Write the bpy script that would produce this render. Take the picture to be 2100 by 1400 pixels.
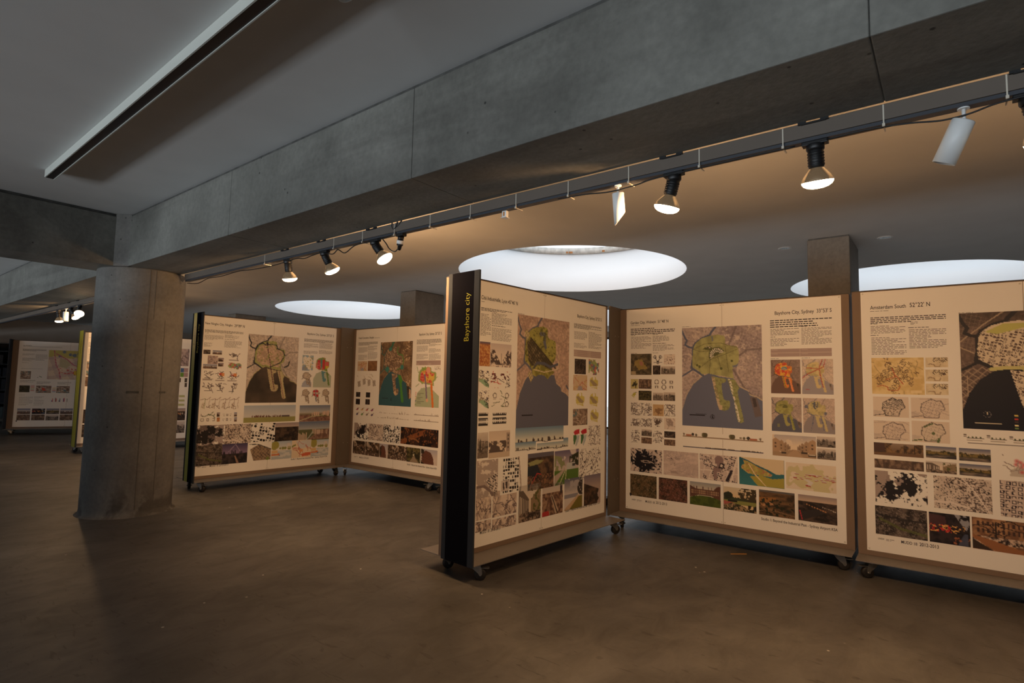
# Exhibition hall: concrete beams, round skylights and poster panels on casters.
import bpy, bmesh, math, random
import numpy as np
from mathutils import Vector, Matrix

for o in list(bpy.data.objects):
    bpy.data.objects.remove(o)
scene = bpy.context.scene
C = scene.collection

# ------------------------------------------------------------------ camera
F_PX, CAM_H = 1149.76, 1.2038
R_ = Vector((0.61515679, -0.78812977, 0.02082254))
U_ = Vector((-0.07360903, -0.03111816, 0.99680157))
W_ = Vector((0.78496104, 0.61472199, 0.07715601))
cam_data = bpy.data.cameras.new('camera')
cam_data.sensor_width = 36.0
cam_data.lens = F_PX / 2100.0 * 36.0
cam_data.clip_start = 0.05
cam = bpy.data.objects.new('camera', cam_data)
C.objects.link(cam)
cam.matrix_world = Matrix(((R_.x, U_.x, -W_.x, 0), (R_.y, U_.y, -W_.y, 0), (R_.z, U_.z, -W_.z, CAM_H), (0, 0, 0, 1)))
scene.camera = cam

# ------------------------------------------------------------------ sky, daylight, exposure
SKY = (0.86, 0.93, 1.0)
world = bpy.data.worlds.new('world')
scene.world = world
world.use_nodes = True
bg = world.node_tree.nodes['Background']
bg.inputs[0].default_value = (*SKY, 1)
bg.inputs[1].default_value = 1.38
scene.view_settings.view_transform = 'Standard'
scene.view_settings.look = 'None'
scene.view_settings.gamma = 1.0
scene.view_settings.use_curve_mapping = False
scene.view_settings.exposure = 0.0

LAMP_COL = (1.0, 0.57, 0.26)
LAMP_W = 29.0                    # forward light of one reflector lamp
FILL_W = 26.0                   # extra spot beside it, added to brighten panels and ceiling
# low glare: an unseen long area lamp standing in for sunlit ground well below and outside the tinted left-hand windows
glare = bpy.data.lights.new('daylight_glare', 'AREA')
glare.shape = 'RECTANGLE'
glare.size, glare.size_y = 50.0, 2.2
glare.energy = 25500.0
glare.color = (0.88, 0.95, 1.0)
glare_o = bpy.data.objects.new('daylight_glare', glare)
C.objects.link(glare_o)
gz = -Vector((1, 0, 0.187)).normalized()            # light travels along local -Z; the strip runs along world Y
gx = Vector((0, 1, 0))
gy = gz.cross(gx)
glare_o.matrix_world = Matrix(((gx.x, gy.x, gz.x, -45.0), (gx.y, gy.y, gz.y, 6.0), (gx.z, gy.z, gz.z, -6.65), (0, 0, 0, 1)))

# ------------------------------------------------------------------ dimensions
ZC, ZB = 2.631, 2.169            # ceiling, beam soffit
XB0, XB1 = 1.7336, 2.176         # main beam faces
YC0, YC1 = 5.735, 6.16           # cross beam faces
X0, X1, Y0, Y1 = -5.0, 13.0, -5.0, 19.2
Z_POSTER = 0.149
POSTER_W, POSTER_H = 1.68, 1.7464
BOARD_T = 1.902
PLATE = 0.115                    # top of the base plates


# ------------------------------------------------------------------ materials
def srgb(*c):
    if max(c) > 1.0:
        c = [v / 255.0 for v in c]
    return tuple(((v + 0.055) / 1.055) ** 2.4 if v > 0.04045 else v / 12.92 for v in c)


def new_mat(name):
    m = bpy.data.materials.new(name)
    m.use_nodes = True
    nt = m.node_tree
    return m, nt, nt.nodes['Principled BSDF']


def plain(name, col, rough=0.6, metal=0.0, noise=0.0, scale=30.0, spec=0.5):
    m, nt, b = new_mat(name)
    b.inputs['Roughness'].default_value = rough
    b.inputs['Metallic'].default_value = metal
    b.inputs['Specular IOR Level'].default_value = spec
    if noise:
        tc = nt.nodes.new('ShaderNodeTexCoord')
        n = nt.nodes.new('ShaderNodeTexNoise')
        n.inputs['Scale'].default_value = scale
        n.inputs['Detail'].default_value = 4
        nt.links.new(tc.outputs['Object'], n.inputs['Vector'])
        r = nt.nodes.new('ShaderNodeValToRGB')
        r.color_ramp.elements[0].position = 0.3
        r.color_ramp.elements[1].position = 0.7
        r.color_ramp.elements[0].color = (*[c * (1 - noise) for c in col], 1)
        r.color_ramp.elements[1].color = (*[min(1, c * (1 + noise)) for c in col], 1)
        nt.links.new(n.outputs['Fac'], r.inputs['Fac'])
        nt.links.new(r.outputs['Color'], b.inputs['Base Color'])
    else:
        b.inputs['Base Color'].default_value = (*col, 1)
    return m


def mix(nt, mode, fac, a, b):
    n = nt.nodes.new('ShaderNodeMix')
    n.data_type = 'RGBA'
    n.blend_type = mode
    for sock, v in ((n.inputs[0], fac), (n.inputs[6], a), (n.inputs[7], b)):
        if isinstance(v, (int, float)):
            sock.default_value = v
        elif isinstance(v, tuple):
            sock.default_value = (*v, 1)
        else:
            nt.links.new(v, sock)
    return n.outputs[2]


def ramp(nt, fac, stops):
    r = nt.nodes.new('ShaderNodeValToRGB')
    e = r.color_ramp.elements
    e[0].position, e[0].color = stops[0][0], (*stops[0][1], 1)
    e[1].position, e[1].color = stops[1][0], (*stops[1][1], 1)
    for p, c in stops[2:]:
        x = e.new(p)
        x.color = (*c, 1)
    nt.links.new(fac, r.inputs['Fac'])
    return r.outputs['Color']


def noise_node(nt, vec, scale, detail=5, rough=0.55, dist=0.0):
    n = nt.nodes.new('ShaderNodeTexNoise')
    n.inputs['Scale'].default_value = scale
    n.inputs['Detail'].default_value = detail
    n.inputs['Roughness'].default_value = rough
    n.inputs['Distortion'].default_value = dist
    nt.links.new(vec, n.inputs['Vector'])
    return n.outputs['Fac']


def mapping(nt, vec, scale=(1, 1, 1), loc=(0, 0, 0)):
    m = nt.nodes.new('ShaderNodeMapping')
    m.inputs['Scale'].default_value = scale
    m.inputs['Location'].default_value = loc
    nt.links.new(vec, m.inputs['Vector'])
    return m.outputs['Vector']


def concrete(name, dark, light, streak=(3.0, 0.25, 3.0), rough=0.75, pits=True, streak_amt=0.45, stain=False):
    """board-formed concrete: cloudy tone, long streaks, scattered blow holes"""
    m, nt, b = new_mat(name)
    tc = nt.nodes.new('ShaderNodeTexCoord').outputs['Object']
    cloud = noise_node(nt, tc, 1.6, 6, 0.6, 0.3)
    col = ramp(nt, cloud, [(0.3, dark), (0.7, light)])
    fine = ramp(nt, noise_node(nt, tc, 35, 3), [(0.3, (0.86,) * 3), (0.7, (1.08,) * 3)])
    col = mix(nt, 'MULTIPLY', 1.0, col, fine)
    st = ramp(nt, noise_node(nt, mapping(nt, tc, streak), 1.3, 5, 0.6, 0.8), [(0.36, (0.62, 0.6, 0.6)), (0.56, (1.0,) * 3)])
    col = mix(nt, 'MULTIPLY', streak_amt, col, st)
    if pits:
        vo = nt.nodes.new('ShaderNodeTexVoronoi')
        vo.inputs['Scale'].default_value = 9.0
        nt.links.new(tc, vo.inputs['Vector'])
        pit = ramp(nt, vo.outputs['Distance'], [(0.045, (0.22,) * 3), (0.075, (1.0,) * 3)])
        sel = ramp(nt, noise_node(nt, tc, 2.3, 2), [(0.44, (0, 0, 0)), (0.5, (1, 1, 1))])
        col = mix(nt, 'MULTIPLY', sel, col, pit)
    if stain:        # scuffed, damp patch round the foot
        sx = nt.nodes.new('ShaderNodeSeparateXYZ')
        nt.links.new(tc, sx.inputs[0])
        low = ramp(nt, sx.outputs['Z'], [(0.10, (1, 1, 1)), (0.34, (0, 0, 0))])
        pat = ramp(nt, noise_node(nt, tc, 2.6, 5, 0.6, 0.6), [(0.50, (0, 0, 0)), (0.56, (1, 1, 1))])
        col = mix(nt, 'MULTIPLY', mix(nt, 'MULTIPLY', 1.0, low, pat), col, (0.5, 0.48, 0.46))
    nt.links.new(col, b.inputs['Base Color'])
    b.inputs['Roughness'].default_value = rough
    bp = nt.nodes.new('ShaderNodeBump')
    bp.inputs['Strength'].default_value = 0.15
    bp.inputs['Distance'].default_value = 0.01
    nt.links.new(noise_node(nt, tc, 40, 4), bp.inputs['Height'])
    nt.links.new(bp.outputs['Normal'], b.inputs['Normal'])
    return m


def floor_material():
    m, nt, b = new_mat('polished_concrete')
    tc = nt.nodes.new('ShaderNodeTexCoord').outputs['Object']
    big = noise_node(nt, tc, 0.55, 6, 0.62, 0.4)
    col = ramp(nt, big, [(0.30, srgb(66, 64, 62)), (0.5, srgb(92, 89, 85)), (0.70, srgb(120, 117, 111))])
    mid = ramp(nt, noise_node(nt, mapping(nt, tc, (1, 1.7, 1)), 3.2, 7, 0.68, 0.7), [(0.3, (0.72, 0.7, 0.68)), (0.66, (1.1, 1.1, 1.1))])
    col = mix(nt, 'MULTIPLY', 0.95, col, mid)
    # scuffs: short dark marks
    sc = ramp(nt, noise_node(nt, mapping(nt, tc, (5, 1.2, 1)), 6.0, 3, 0.5, 1.2), [(0.31, (0.5, 0.48, 0.46)), (0.36, (1, 1, 1))])
    col = mix(nt, 'MULTIPLY', 0.7, col, sc)
    # pale paint specks
    vo = nt.nodes.new('ShaderNodeTexVoronoi')
    vo.inputs['Scale'].default_value = 5.5
    nt.links.new(tc, vo.inputs['Vector'])
    sp = ramp(nt, vo.outputs['Distance'], [(0.03, (1, 1, 1)), (0.045, (0, 0, 0))])
    sel = ramp(nt, noise_node(nt, tc, 1.4, 3), [(0.50, (0, 0, 0)), (0.56, (1, 1, 1))])
    col = mix(nt, 'MIX', mix(nt, 'MULTIPLY', 1.0, sp, sel), col, srgb(205, 200, 192))
    vo2 = nt.nodes.new('ShaderNodeTexVoronoi')
    vo2.inputs['Scale'].default_value = 4.2
    nt.links.new(mapping(nt, tc, (1, 1, 1), (3.7, 1.3, 0)), vo2.inputs['Vector'])
    sp2 = ramp(nt, vo2.outputs['Distance'], [(0.05, (0.55, 0.52, 0.5)), (0.075, (1, 1, 1))])
    col = mix(nt, 'MULTIPLY', 0.6, col, sp2)
    nt.links.new(col, b.inputs['Base Color'])
    rg = ramp(nt, mid, [(0.4, (0.62,) * 3), (1.0, (0.5,) * 3)])
    nt.links.new(rg, b.inputs['Roughness'])
    b.inputs['Specular IOR Level'].default_value = 0.45
    bp = nt.nodes.new('ShaderNodeBump')
    bp.inputs['Strength'].default_value = 0.06
    bp.inputs['Distance'].default_value = 0.01
    nt.links.new(noise_node(nt, tc, 14, 5), bp.inputs['Height'])
    nt.links.new(bp.outputs['Normal'], b.inputs['Normal'])
    return m


def emission(name, col, strength):
    m = bpy.data.materials.new(name)
    m.use_nodes = True
    nt = m.node_tree
    nt.nodes.remove(nt.nodes['Principled BSDF'])
    e = nt.nodes.new('ShaderNodeEmission')
    e.inputs[0].default_value = (*col, 1)
    e.inputs[1].default_value = strength
    nt.links.new(e.outputs[0], nt.nodes['Material Output'].inputs[0])
    return m


def glass_material(name='window_glass', tint=(1, 1, 1)):
    m = bpy.data.materials.new(name)
    m.use_nodes = True
    nt = m.node_tree
    nt.nodes.remove(nt.nodes['Principled BSDF'])
    t = nt.nodes.new('ShaderNodeBsdfTransparent')
    t.inputs[0].default_value = (*tint, 1)
    g = nt.nodes.new('ShaderNodeBsdfGlossy')
    g.inputs['Roughness'].default_value = 0.02
    x = nt.nodes.new('ShaderNodeMixShader')
    x.inputs[0].default_value = 0.06
    nt.links.new(t.outputs[0], x.inputs[1])
    nt.links.new(g.outputs[0], x.inputs[2])
    nt.links.new(x.outputs[0], nt.nodes['Material Output'].inputs[0])
    return m


def print_material():
    """printed ink: colour read from the print's own colour attribute"""
    m, nt, b = new_mat('printed_ink')
    a = nt.nodes.new('ShaderNodeVertexColor')
    a.layer_name = 'Col'
    nt.links.new(a.outputs['Color'], b.inputs['Base Color'])
    b.inputs['Roughness'].default_value = 0.55
    b.inputs['Specular IOR Level'].default_value = 0.3
    return m


M = dict(
    ceiling=plain('ceiling_paint', srgb(224, 223, 221), 0.9, noise=0.03, scale=3, spec=0.1),
    beam=concrete('beam_concrete', srgb(100, 99, 93), srgb(133, 132, 125), streak_amt=0.7),
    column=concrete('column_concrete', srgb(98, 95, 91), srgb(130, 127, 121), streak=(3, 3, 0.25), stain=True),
    square=concrete('pillar_concrete', srgb(108, 101, 92), srgb(136, 129, 118), streak=(3, 3, 0.3), streak_amt=0.3),
    seam=plain('form_seam_grout', srgb(92, 89, 84), 0.9, noise=0.25, scale=20),
    joint=plain('joint_mortar', srgb(78, 77, 74), 0.9, noise=0.3, scale=18),
    floor=floor_material(),
    wall=plain('wall_paint', srgb(150, 142, 134), 0.9, noise=0.06, scale=2, spec=0.1),
    wall_white=plain('wall_white_paint', srgb(190, 190, 188), 0.9, spec=0.1),
    drum=plain('skylight_white', srgb(245, 246, 247), 0.8, spec=0.2),
    rim=plain('skylight_kerb', srgb(205, 200, 192), 0.8, noise=0.25, scale=14),
    rust=plain('rust_stain', srgb(178, 120, 70), 0.9, noise=0.4, scale=60),
    glass=glass_material(),
    tinted=glass_material('tinted_glass', (0.70, 0.71, 0.72)),  # panes out of view; tint put in to dim the sky light
    frame=plain('window_frame_metal', srgb(60, 62, 64), 0.45, 0.6),
    ground=plain('outdoor_paving', srgb(214, 212, 206), 0.9, noise=0.1, scale=2),
    board=plain('board_laminate', srgb(120, 101, 86), 0.7, noise=0.03, scale=8),
    board_edge=plain('board_edge_black', srgb(28, 26, 26), 0.5),
    plate=plain('base_plate_paint', srgb(118, 112, 108), 0.5, 0.0, noise=0.04, scale=12),
    sign_grey=plain('sign_channel_grey', srgb(56, 60, 66), 0.7, spec=0.0),
    sign_black=plain('sign_black_vinyl', srgb(20, 20, 25), 0.8, spec=0.0),
    sign_green=plain('sign_green_vinyl', srgb(132, 140, 40), 0.5),
    letter_green=plain('lettering_olive', srgb(140, 138, 44), 0.6, spec=0.1),
    letter_black=plain('lettering_black', srgb(30, 30, 26), 0.5),
    ink=plain('title_ink', srgb(34, 28, 34), 0.6),
    ink_soft=plain('caption_ink', srgb(84, 74, 76), 0.6),
    paper=plain('poster_paper', srgb(234, 231, 226), 0.6, noise=0.01, scale=3, spec=0.3),
    printed=print_material(),
    pin=plain('clear_pin', srgb(205, 200, 190), 0.3),
    zinc=plain('caster_zinc', srgb(150, 150, 148), 0.35, 0.85, noise=0.1, scale=60),
    rubber=plain('caster_rubber', srgb(32, 28, 26), 0.6),
    hub=plain('caster_hub', srgb(90, 70, 52), 0.6),
    trunk=plain('trunking_paint', srgb(98, 87, 77), 0.6, noise=0.04, scale=6),
    track=plain('lighting_track', srgb(70, 72, 78), 0.45, 0.4),
    black=plain('lamp_black', srgb(22, 21, 22), 0.45),
    cable=plain('cable_black', srgb(18, 17, 18), 0.5),
    white=plain('spot_white', srgb(226, 226, 224), 0.45),
    tie=plain('cable_tie', srgb(205, 196, 180), 0.5),
    chrome=plain('bulb_silvering', srgb(214, 200, 176), 0.16, 1.0),
    lens=emission('bulb_lens_glow', (1.0, 0.80, 0.52), 14.0),
    lens_off=plain('spot_glass', srgb(90, 92, 96), 0.15),
    batten=plain('batten_white', srgb(206, 208, 200), 0.5),
    batten_dark=plain('batten_louvre', srgb(26, 24, 30), 0.35),
    shelf=plain('shelving_steel', srgb(70, 72, 74), 0.5, 0.4),
    shelf_back=plain('shelving_back', srgb(26, 27, 30), 0.7),
    wood=plain('stick_wood', srgb(190, 140, 70), 0.6, noise=0.15, scale=40),
)
M['chrome'].node_tree.nodes['Principled BSDF'].inputs['Emission Color'].default_value = (1.0, 0.66, 0.36, 1)
M['chrome'].node_tree.nodes['Principled BSDF'].inputs['Emission Strength'].default_value = 0.10   # glow through the silvering
BINDER = [plain('binder_%d' % i, srgb(*c), 0.6) for i, c in enumerate([(40, 42, 48), (58, 52, 50), (74, 84, 84), (32, 34, 44), (70, 40, 44)])]


# ------------------------------------------------------------------ mesh helpers
def mesh_obj(name, verts, faces, mat=None, parent=None, smooth=False):
    me = bpy.data.meshes.new(name)
    me.from_pydata([tuple(v) for v in verts], [], [tuple(f) for f in faces])
    if smooth:
        me.polygons.foreach_set('use_smooth', [True] * len(me.polygons))
    me.update()
    o = bpy.data.objects.new(name, me)
    C.objects.link(o)
    if mat:
        me.materials.append(mat)
    if parent:
        o.parent = parent
    return o


class MB:
    """collects simple solids; build() links them as one mesh object"""

    def __init__(self):
        self.v, self.f, self.sm = [], [], []

    def add(self, vs, fs, smooth=False):
        n = len(self.v)
        self.v += [tuple(x) for x in vs]
        self.f += [tuple(i + n for i in f) for f in fs]
        self.sm += [smooth] * len(fs)
        return self

    def box(self, x0, x1, y0, y1, z0, z1, mat=None, bevel=0.0):
        vs = [(x, y, z) for x in (x0, x1) for y in (y0, y1) for z in (z0, z1)]
        fs = [(0, 1, 3, 2), (4, 6, 7, 5), (0, 4, 5, 1), (2, 3, 7, 6), (0, 2, 6, 4), (1, 5, 7, 3)]
        if mat is not None:
            vs = [mat @ Vector(p) for p in vs]
        return self.add(vs, fs)

    def prism(self, pts, z0, z1, mat=None):
        n = len(pts)
        vs = [(x, y, z0) for x, y in pts] + [(x, y, z1) for x, y in pts]
        fs = [tuple(range(n - 1, -1, -1)), tuple(range(n, 2 * n))] + [(i, (i + 1) % n, n + (i + 1) % n, n + i) for i in range(n)]
        if mat is not None:
            vs = [mat @ Vector(p) for p in vs]
        return self.add(vs, fs)

    def lathe(self, prof, n=24, mat=None, smooth=True, cap0=True, cap1=True):
        """prof: (radius, z) list, revolved about local Z"""
        vs, fs = [], []
        for r, z in prof:
            for i in range(n):
                a = 2 * math.pi * i / n
                vs.append((r * math.cos(a), r * math.sin(a), z))
        for k in range(len(prof) - 1):
            for i in range(n):
                j = (i + 1) % n
                fs.append((k * n + i, k * n + j, (k + 1) * n + j, (k + 1) * n + i))
        m0 = len(fs)
        if cap0:
            fs.append(tuple(range(n - 1, -1, -1)))
        if cap1:
            fs.append(tuple(range((len(prof) - 1) * n, len(prof) * n)))
        if mat is not None:
            vs = [mat @ Vector(p) for p in vs]
        k = len(self.v)
        self.add(vs, fs, smooth)
        for i in range(len(self.f) - (len(fs) - m0), len(self.f)):
            self.sm[i] = False
        return self

    def tube(self, pts, r, n=8):
        pts = [Vector(p) for p in pts]
        vs, fs = [], []
        prev = None
        for i, p in enumerate(pts):
            d = (pts[min(i + 1, len(pts) - 1)] - pts[max(i - 1, 0)]).normalized()
            if prev is None:
                a = d.orthogonal().normalized()
            else:
                a = (prev - d * prev.dot(d)).normalized()
            prev = a
            b = d.cross(a)
            for k in range(n):
                t = 2 * math.pi * k / n
                vs.append(p + (a * math.cos(t) + b * math.sin(t)) * r)
        for i in range(len(pts) - 1):
            for k in range(n):
                j = (k + 1) % n
                fs.append((i * n + k, i * n + j, (i + 1) * n + j, (i + 1) * n + k))
        fs.append(tuple(range(n - 1, -1, -1)))
        fs.append(tuple(range((len(pts) - 1) * n, len(pts) * n)))
        return self.add(vs, fs, True)

    def build(self, name, mat, parent=None, bevel=0.0):
        me = bpy.data.meshes.new(name)
        me.from_pydata(self.v, [], self.f)
        me.polygons.foreach_set('use_smooth', self.sm)
        bm = bmesh.new()
        bm.from_mesh(me)
        bmesh.ops.recalc_face_normals(bm, faces=bm.faces)
        if bevel:
            es = [e for e in bm.edges if len(e.link_faces) == 2 and e.calc_face_angle(0) > 0.6]
            bmesh.ops.bevel(bm, geom=es, offset=bevel, segments=2, profile=0.5, affect='EDGES')
        bm.to_mesh(me)
        bm.free()
        me.materials.append(mat)
        o = bpy.data.objects.new(name, me)
        C.objects.link(o)
        if parent:
            o.parent = parent
        return o


def empty(name, loc=(0, 0, 0), rz=0.0):
    o = bpy.data.objects.new(name, None)
    o.empty_display_size = 0.1
    C.objects.link(o)
    o.location = loc
    o.rotation_euler = (0, 0, rz)
    return o


def tag(o, label=None, cat=None, group=None, kind=None):
    if label:
        o['label'] = label
    if cat:
        o['category'] = cat
    if group:
        o['group'] = group
    if kind:
        o['kind'] = kind
    return o


def copy_tree(o, parent=None):
    c = o.copy()
    C.objects.link(c)
    c.parent = parent
    for ch in list(o.children):
        copy_tree(ch, c)
    return c


def text_mesh(name, string, width, mat, parent, matrix, height=None, bold=0.0):
    """lettering fitted to a width; matrix maps text (x right, y up) to parent space"""
    cu = bpy.data.curves.new(name, 'FONT')
    cu.body = string
    cu.resolution_u = 3
    cu.offset = bold
    tmp = bpy.data.objects.new(name, cu)
    C.objects.link(tmp)
    dg = bpy.context.evaluated_depsgraph_get()
    me = bpy.data.meshes.new_from_object(tmp.evaluated_get(dg))
    bpy.data.objects.remove(tmp)
    bpy.data.curves.remove(cu)
    co = np.empty(len(me.vertices) * 3)
    me.vertices.foreach_get('co', co)
    co = co.reshape(-1, 3)
    s = width / (co[:, 0].max() - co[:, 0].min())
    sy = s * (1.0 if height is None else height)
    co[:, 0] = (co[:, 0] - co[:, 0].min()) * s
    co[:, 1] *= sy
    m = np.array(matrix)
    co = co @ m[:3, :3].T + m[:3, 3]
    me.vertices.foreach_set('co', co.ravel())
    me.materials.clear()
    me.materials.append(mat)
    me.update()
    me.name = name
    o = bpy.data.objects.new(name, me)
    C.objects.link(o)
    o.parent = parent
    return o


# ------------------------------------------------------------------ the setting
def structure(o, label=None, cat=None):
    return tag(o, label, cat, kind='structure')


def build_shell():
    structure(MB().box(X0 - 0.3, X1 + 0.3, Y0 - 0.3, Y1 + 0.3, -0.12, 0.0).build('floor', M['floor']),
              'worn polished concrete floor with scuffs and paint specks', 'floor')
    structure(MB().box(X1 + 0.3, X1 + 20, Y0 - 10, Y1 + 10, -0.2, -0.1).build('ground', M['ground']),
              'pale paving outside the far window wall', 'ground')
    # ceiling pierced by the round skylights
    sky = [(5.961, 3.755, 1.408), (6.876, 9.548, 1.425), (8.823, 0.405, 1.36), (10.35, 5.82, 1.40), (10.85, 12.3, 1.40)]
    bm = bmesh.new()
    edges = []

    def loop(pts):
        vs = [bm.verts.new((x, y, ZC)) for x, y in pts]
        for i in range(len(vs)):
            edges.append(bm.edges.new((vs[i], vs[(i + 1) % len(vs)])))
    loop([(X0 - 0.3, Y0 - 0.3), (X1 + 0.3, Y0 - 0.3), (X1 + 0.3, Y1 + 0.3), (X0 - 0.3, Y1 + 0.3)])
    NSEG = 72
    for x, y, r in sky:
        loop([(x + r * math.cos(2 * math.pi * i / NSEG), y + r * math.sin(2 * math.pi * i / NSEG)) for i in range(NSEG)])
    bmesh.ops.triangle_fill(bm, use_beauty=True, use_dissolve=False, edges=edges)
    for f in bm.faces:
        if f.normal.z > 0:
            f.normal_flip()
    me = bpy.data.meshes.new('ceiling')
    bm.to_mesh(me)
    bm.free()
    me.materials.append(M['ceiling'])
    o = bpy.data.objects.new('ceiling', me)
    C.objects.link(o)
    structure(o, 'flat white painted ceiling pierced by round skylights', 'ceiling')
    names = ['large round skylight above the foreground panels', 'round skylight behind the square pillar at the middle of the hall',
             'round skylight at the right edge beyond the pillar', 'far round skylight glimpsed between the two corner panels',
             'most distant round skylight just above the corner of the further panels']
    for k, (x, y, r) in enumerate(sky):
        e = structure(empty('skylight', (x, y, ZC)), names[k], 'skylight')
        H = 0.63
        m = MB()
        ring = [(r, 0.0), (r, H), (r + 0.12, H), (r + 0.12, 0.002)]
        m.lathe(ring, NSEG, smooth=True, cap0=False, cap1=False)
        m.build('drum', M['drum'], e)
        kerb = MB().lathe([(r - 0.012, H - 0.06), (r - 0.03, H - 0.05), (r - 0.03, H + 0.03), (r + 0.12, H + 0.03), (r + 0.12, H), (r - 0.012, H), (r - 0.012, H - 0.06)], NSEG, cap0=False, cap1=False)
        kerb.build('kerb', M['rim'], e)
        if k == 0:
            for a, w_ in ((0.56, 0.028), (0.60, 0.014), (0.20, 0.02)):
                t = Matrix.Rotation(a, 4, 'Z')
                MB().box(r - 0.034, r - 0.030, -w_, w_, H - 0.05, H - 0.022, t).build('rust_patch', M['rust'], e)
    # walls
    structure(MB().box(X0, X1, Y1, Y1 + 0.2, 0, ZC).build('wall_back', M['wall']), 'dim plain wall at the far end of the hall', 'wall')
    structure(MB().box(X0, X1, Y0 - 0.2, Y0, 0, ZC).build('wall_front', M['wall']), 'plain wall behind the viewer', 'wall')
    m = MB().box(X0 - 0.2, X0, Y0, Y1, 2.05, ZC).box(X0 - 0.2, X0, Y0, Y1, 0, 0.48).box(X0 - 0.2, X0, Y0, Y0 + 0.2, 0, 2.05).box(X0 - 0.2, X0, Y1 - 0.2, Y1, 0, 2.05)
    structure(m.build('wall_left', M['wall_white']), 'white wall above the low glazing on the left side', 'wall')
    n = 1
    step = (Y1 - Y0 - 0.4) / 5
    for k in range(5):
        w = structure(empty('window_%d' % n, (X0 - 0.1, Y0 + 0.2 + (k + 0.5) * step, 0)), 'tinted low window number %d of the left wall' % n, 'window')
        n += 1
        h = step / 2
        f = MB().box(-0.03, 0.03, -h, -h + 0.03, 0.48, 2.05).box(-0.03, 0.03, h - 0.03, h, 0.48, 2.05).box(-0.03, 0.03, -h, h, 2.01, 2.05).box(-0.03, 0.03, -h, h, 0.48, 0.51)
        f.build('window_frame', M['frame'], w)
        MB().box(-0.005, 0.005, -h + 0.03, h - 0.03, 0.51, 2.01).build('window_pane', M['tinted'], w)
    # glazed far wall on the right
    m = MB().box(X1, X1 + 0.2, Y0, Y1, 0, 0.12).box(X1, X1 + 0.2, Y0, Y1, 2.5, ZC)
    yy = Y0
    edges_y = []
    while yy < Y1 - 0.5:
        m.box(X1, X1 + 0.2, yy, min(yy + 0.3, Y1), 0.12, 2.5)
        lo, hi = yy + 0.3, min(yy + 4.84, Y1)
        sill = 0.12 if lo < 7.0 < hi else 1.0  # sills raised, out of view, to keep daylight from reaching under the panels
        if sill > 0.5:
            m.box(X1, X1 + 0.2, lo, hi, 0.12, sill)
        edges_y.append((lo, hi, sill))
        yy += 4.84
    m.box(X1, X1 + 0.2, Y1 - 0.1, Y1, 0.12, 2.5)
    structure(m.build('wall_right', M['wall_white']), 'glazed wall on the far side behind the panels', 'wall')
    for a, b, sill in edges_y:
        th = 2.5 - sill
        w = structure(empty('window_%d' % n, (X1 + 0.1, (a + b) / 2, sill)), 'tall glazed opening of the far side wall, number %d' % (n - 5), 'window')
        n += 1
        h = (b - a) / 2
        f = MB().box(-0.03, 0.03, -h, -h + 0.05, 0, th).box(-0.03, 0.03, h - 0.05, h, 0, th).box(-0.03, 0.03, -0.025, 0.025, 0, th)
        f.box(-0.03, 0.03, -h, h, 0, 0.05).box(-0.03, 0.03, -h, h, th - 0.05, th)
        f.build('window_frame', M['frame'], w)
        for s in (-1, 1):
            lo, hi = (-h + 0.05, -0.025) if s < 0 else (0.025, h - 0.05)
            MB().box(-0.005, 0.005, lo, hi, 0.05, th - 0.05).build('window_pane', M['glass'], w)


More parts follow.
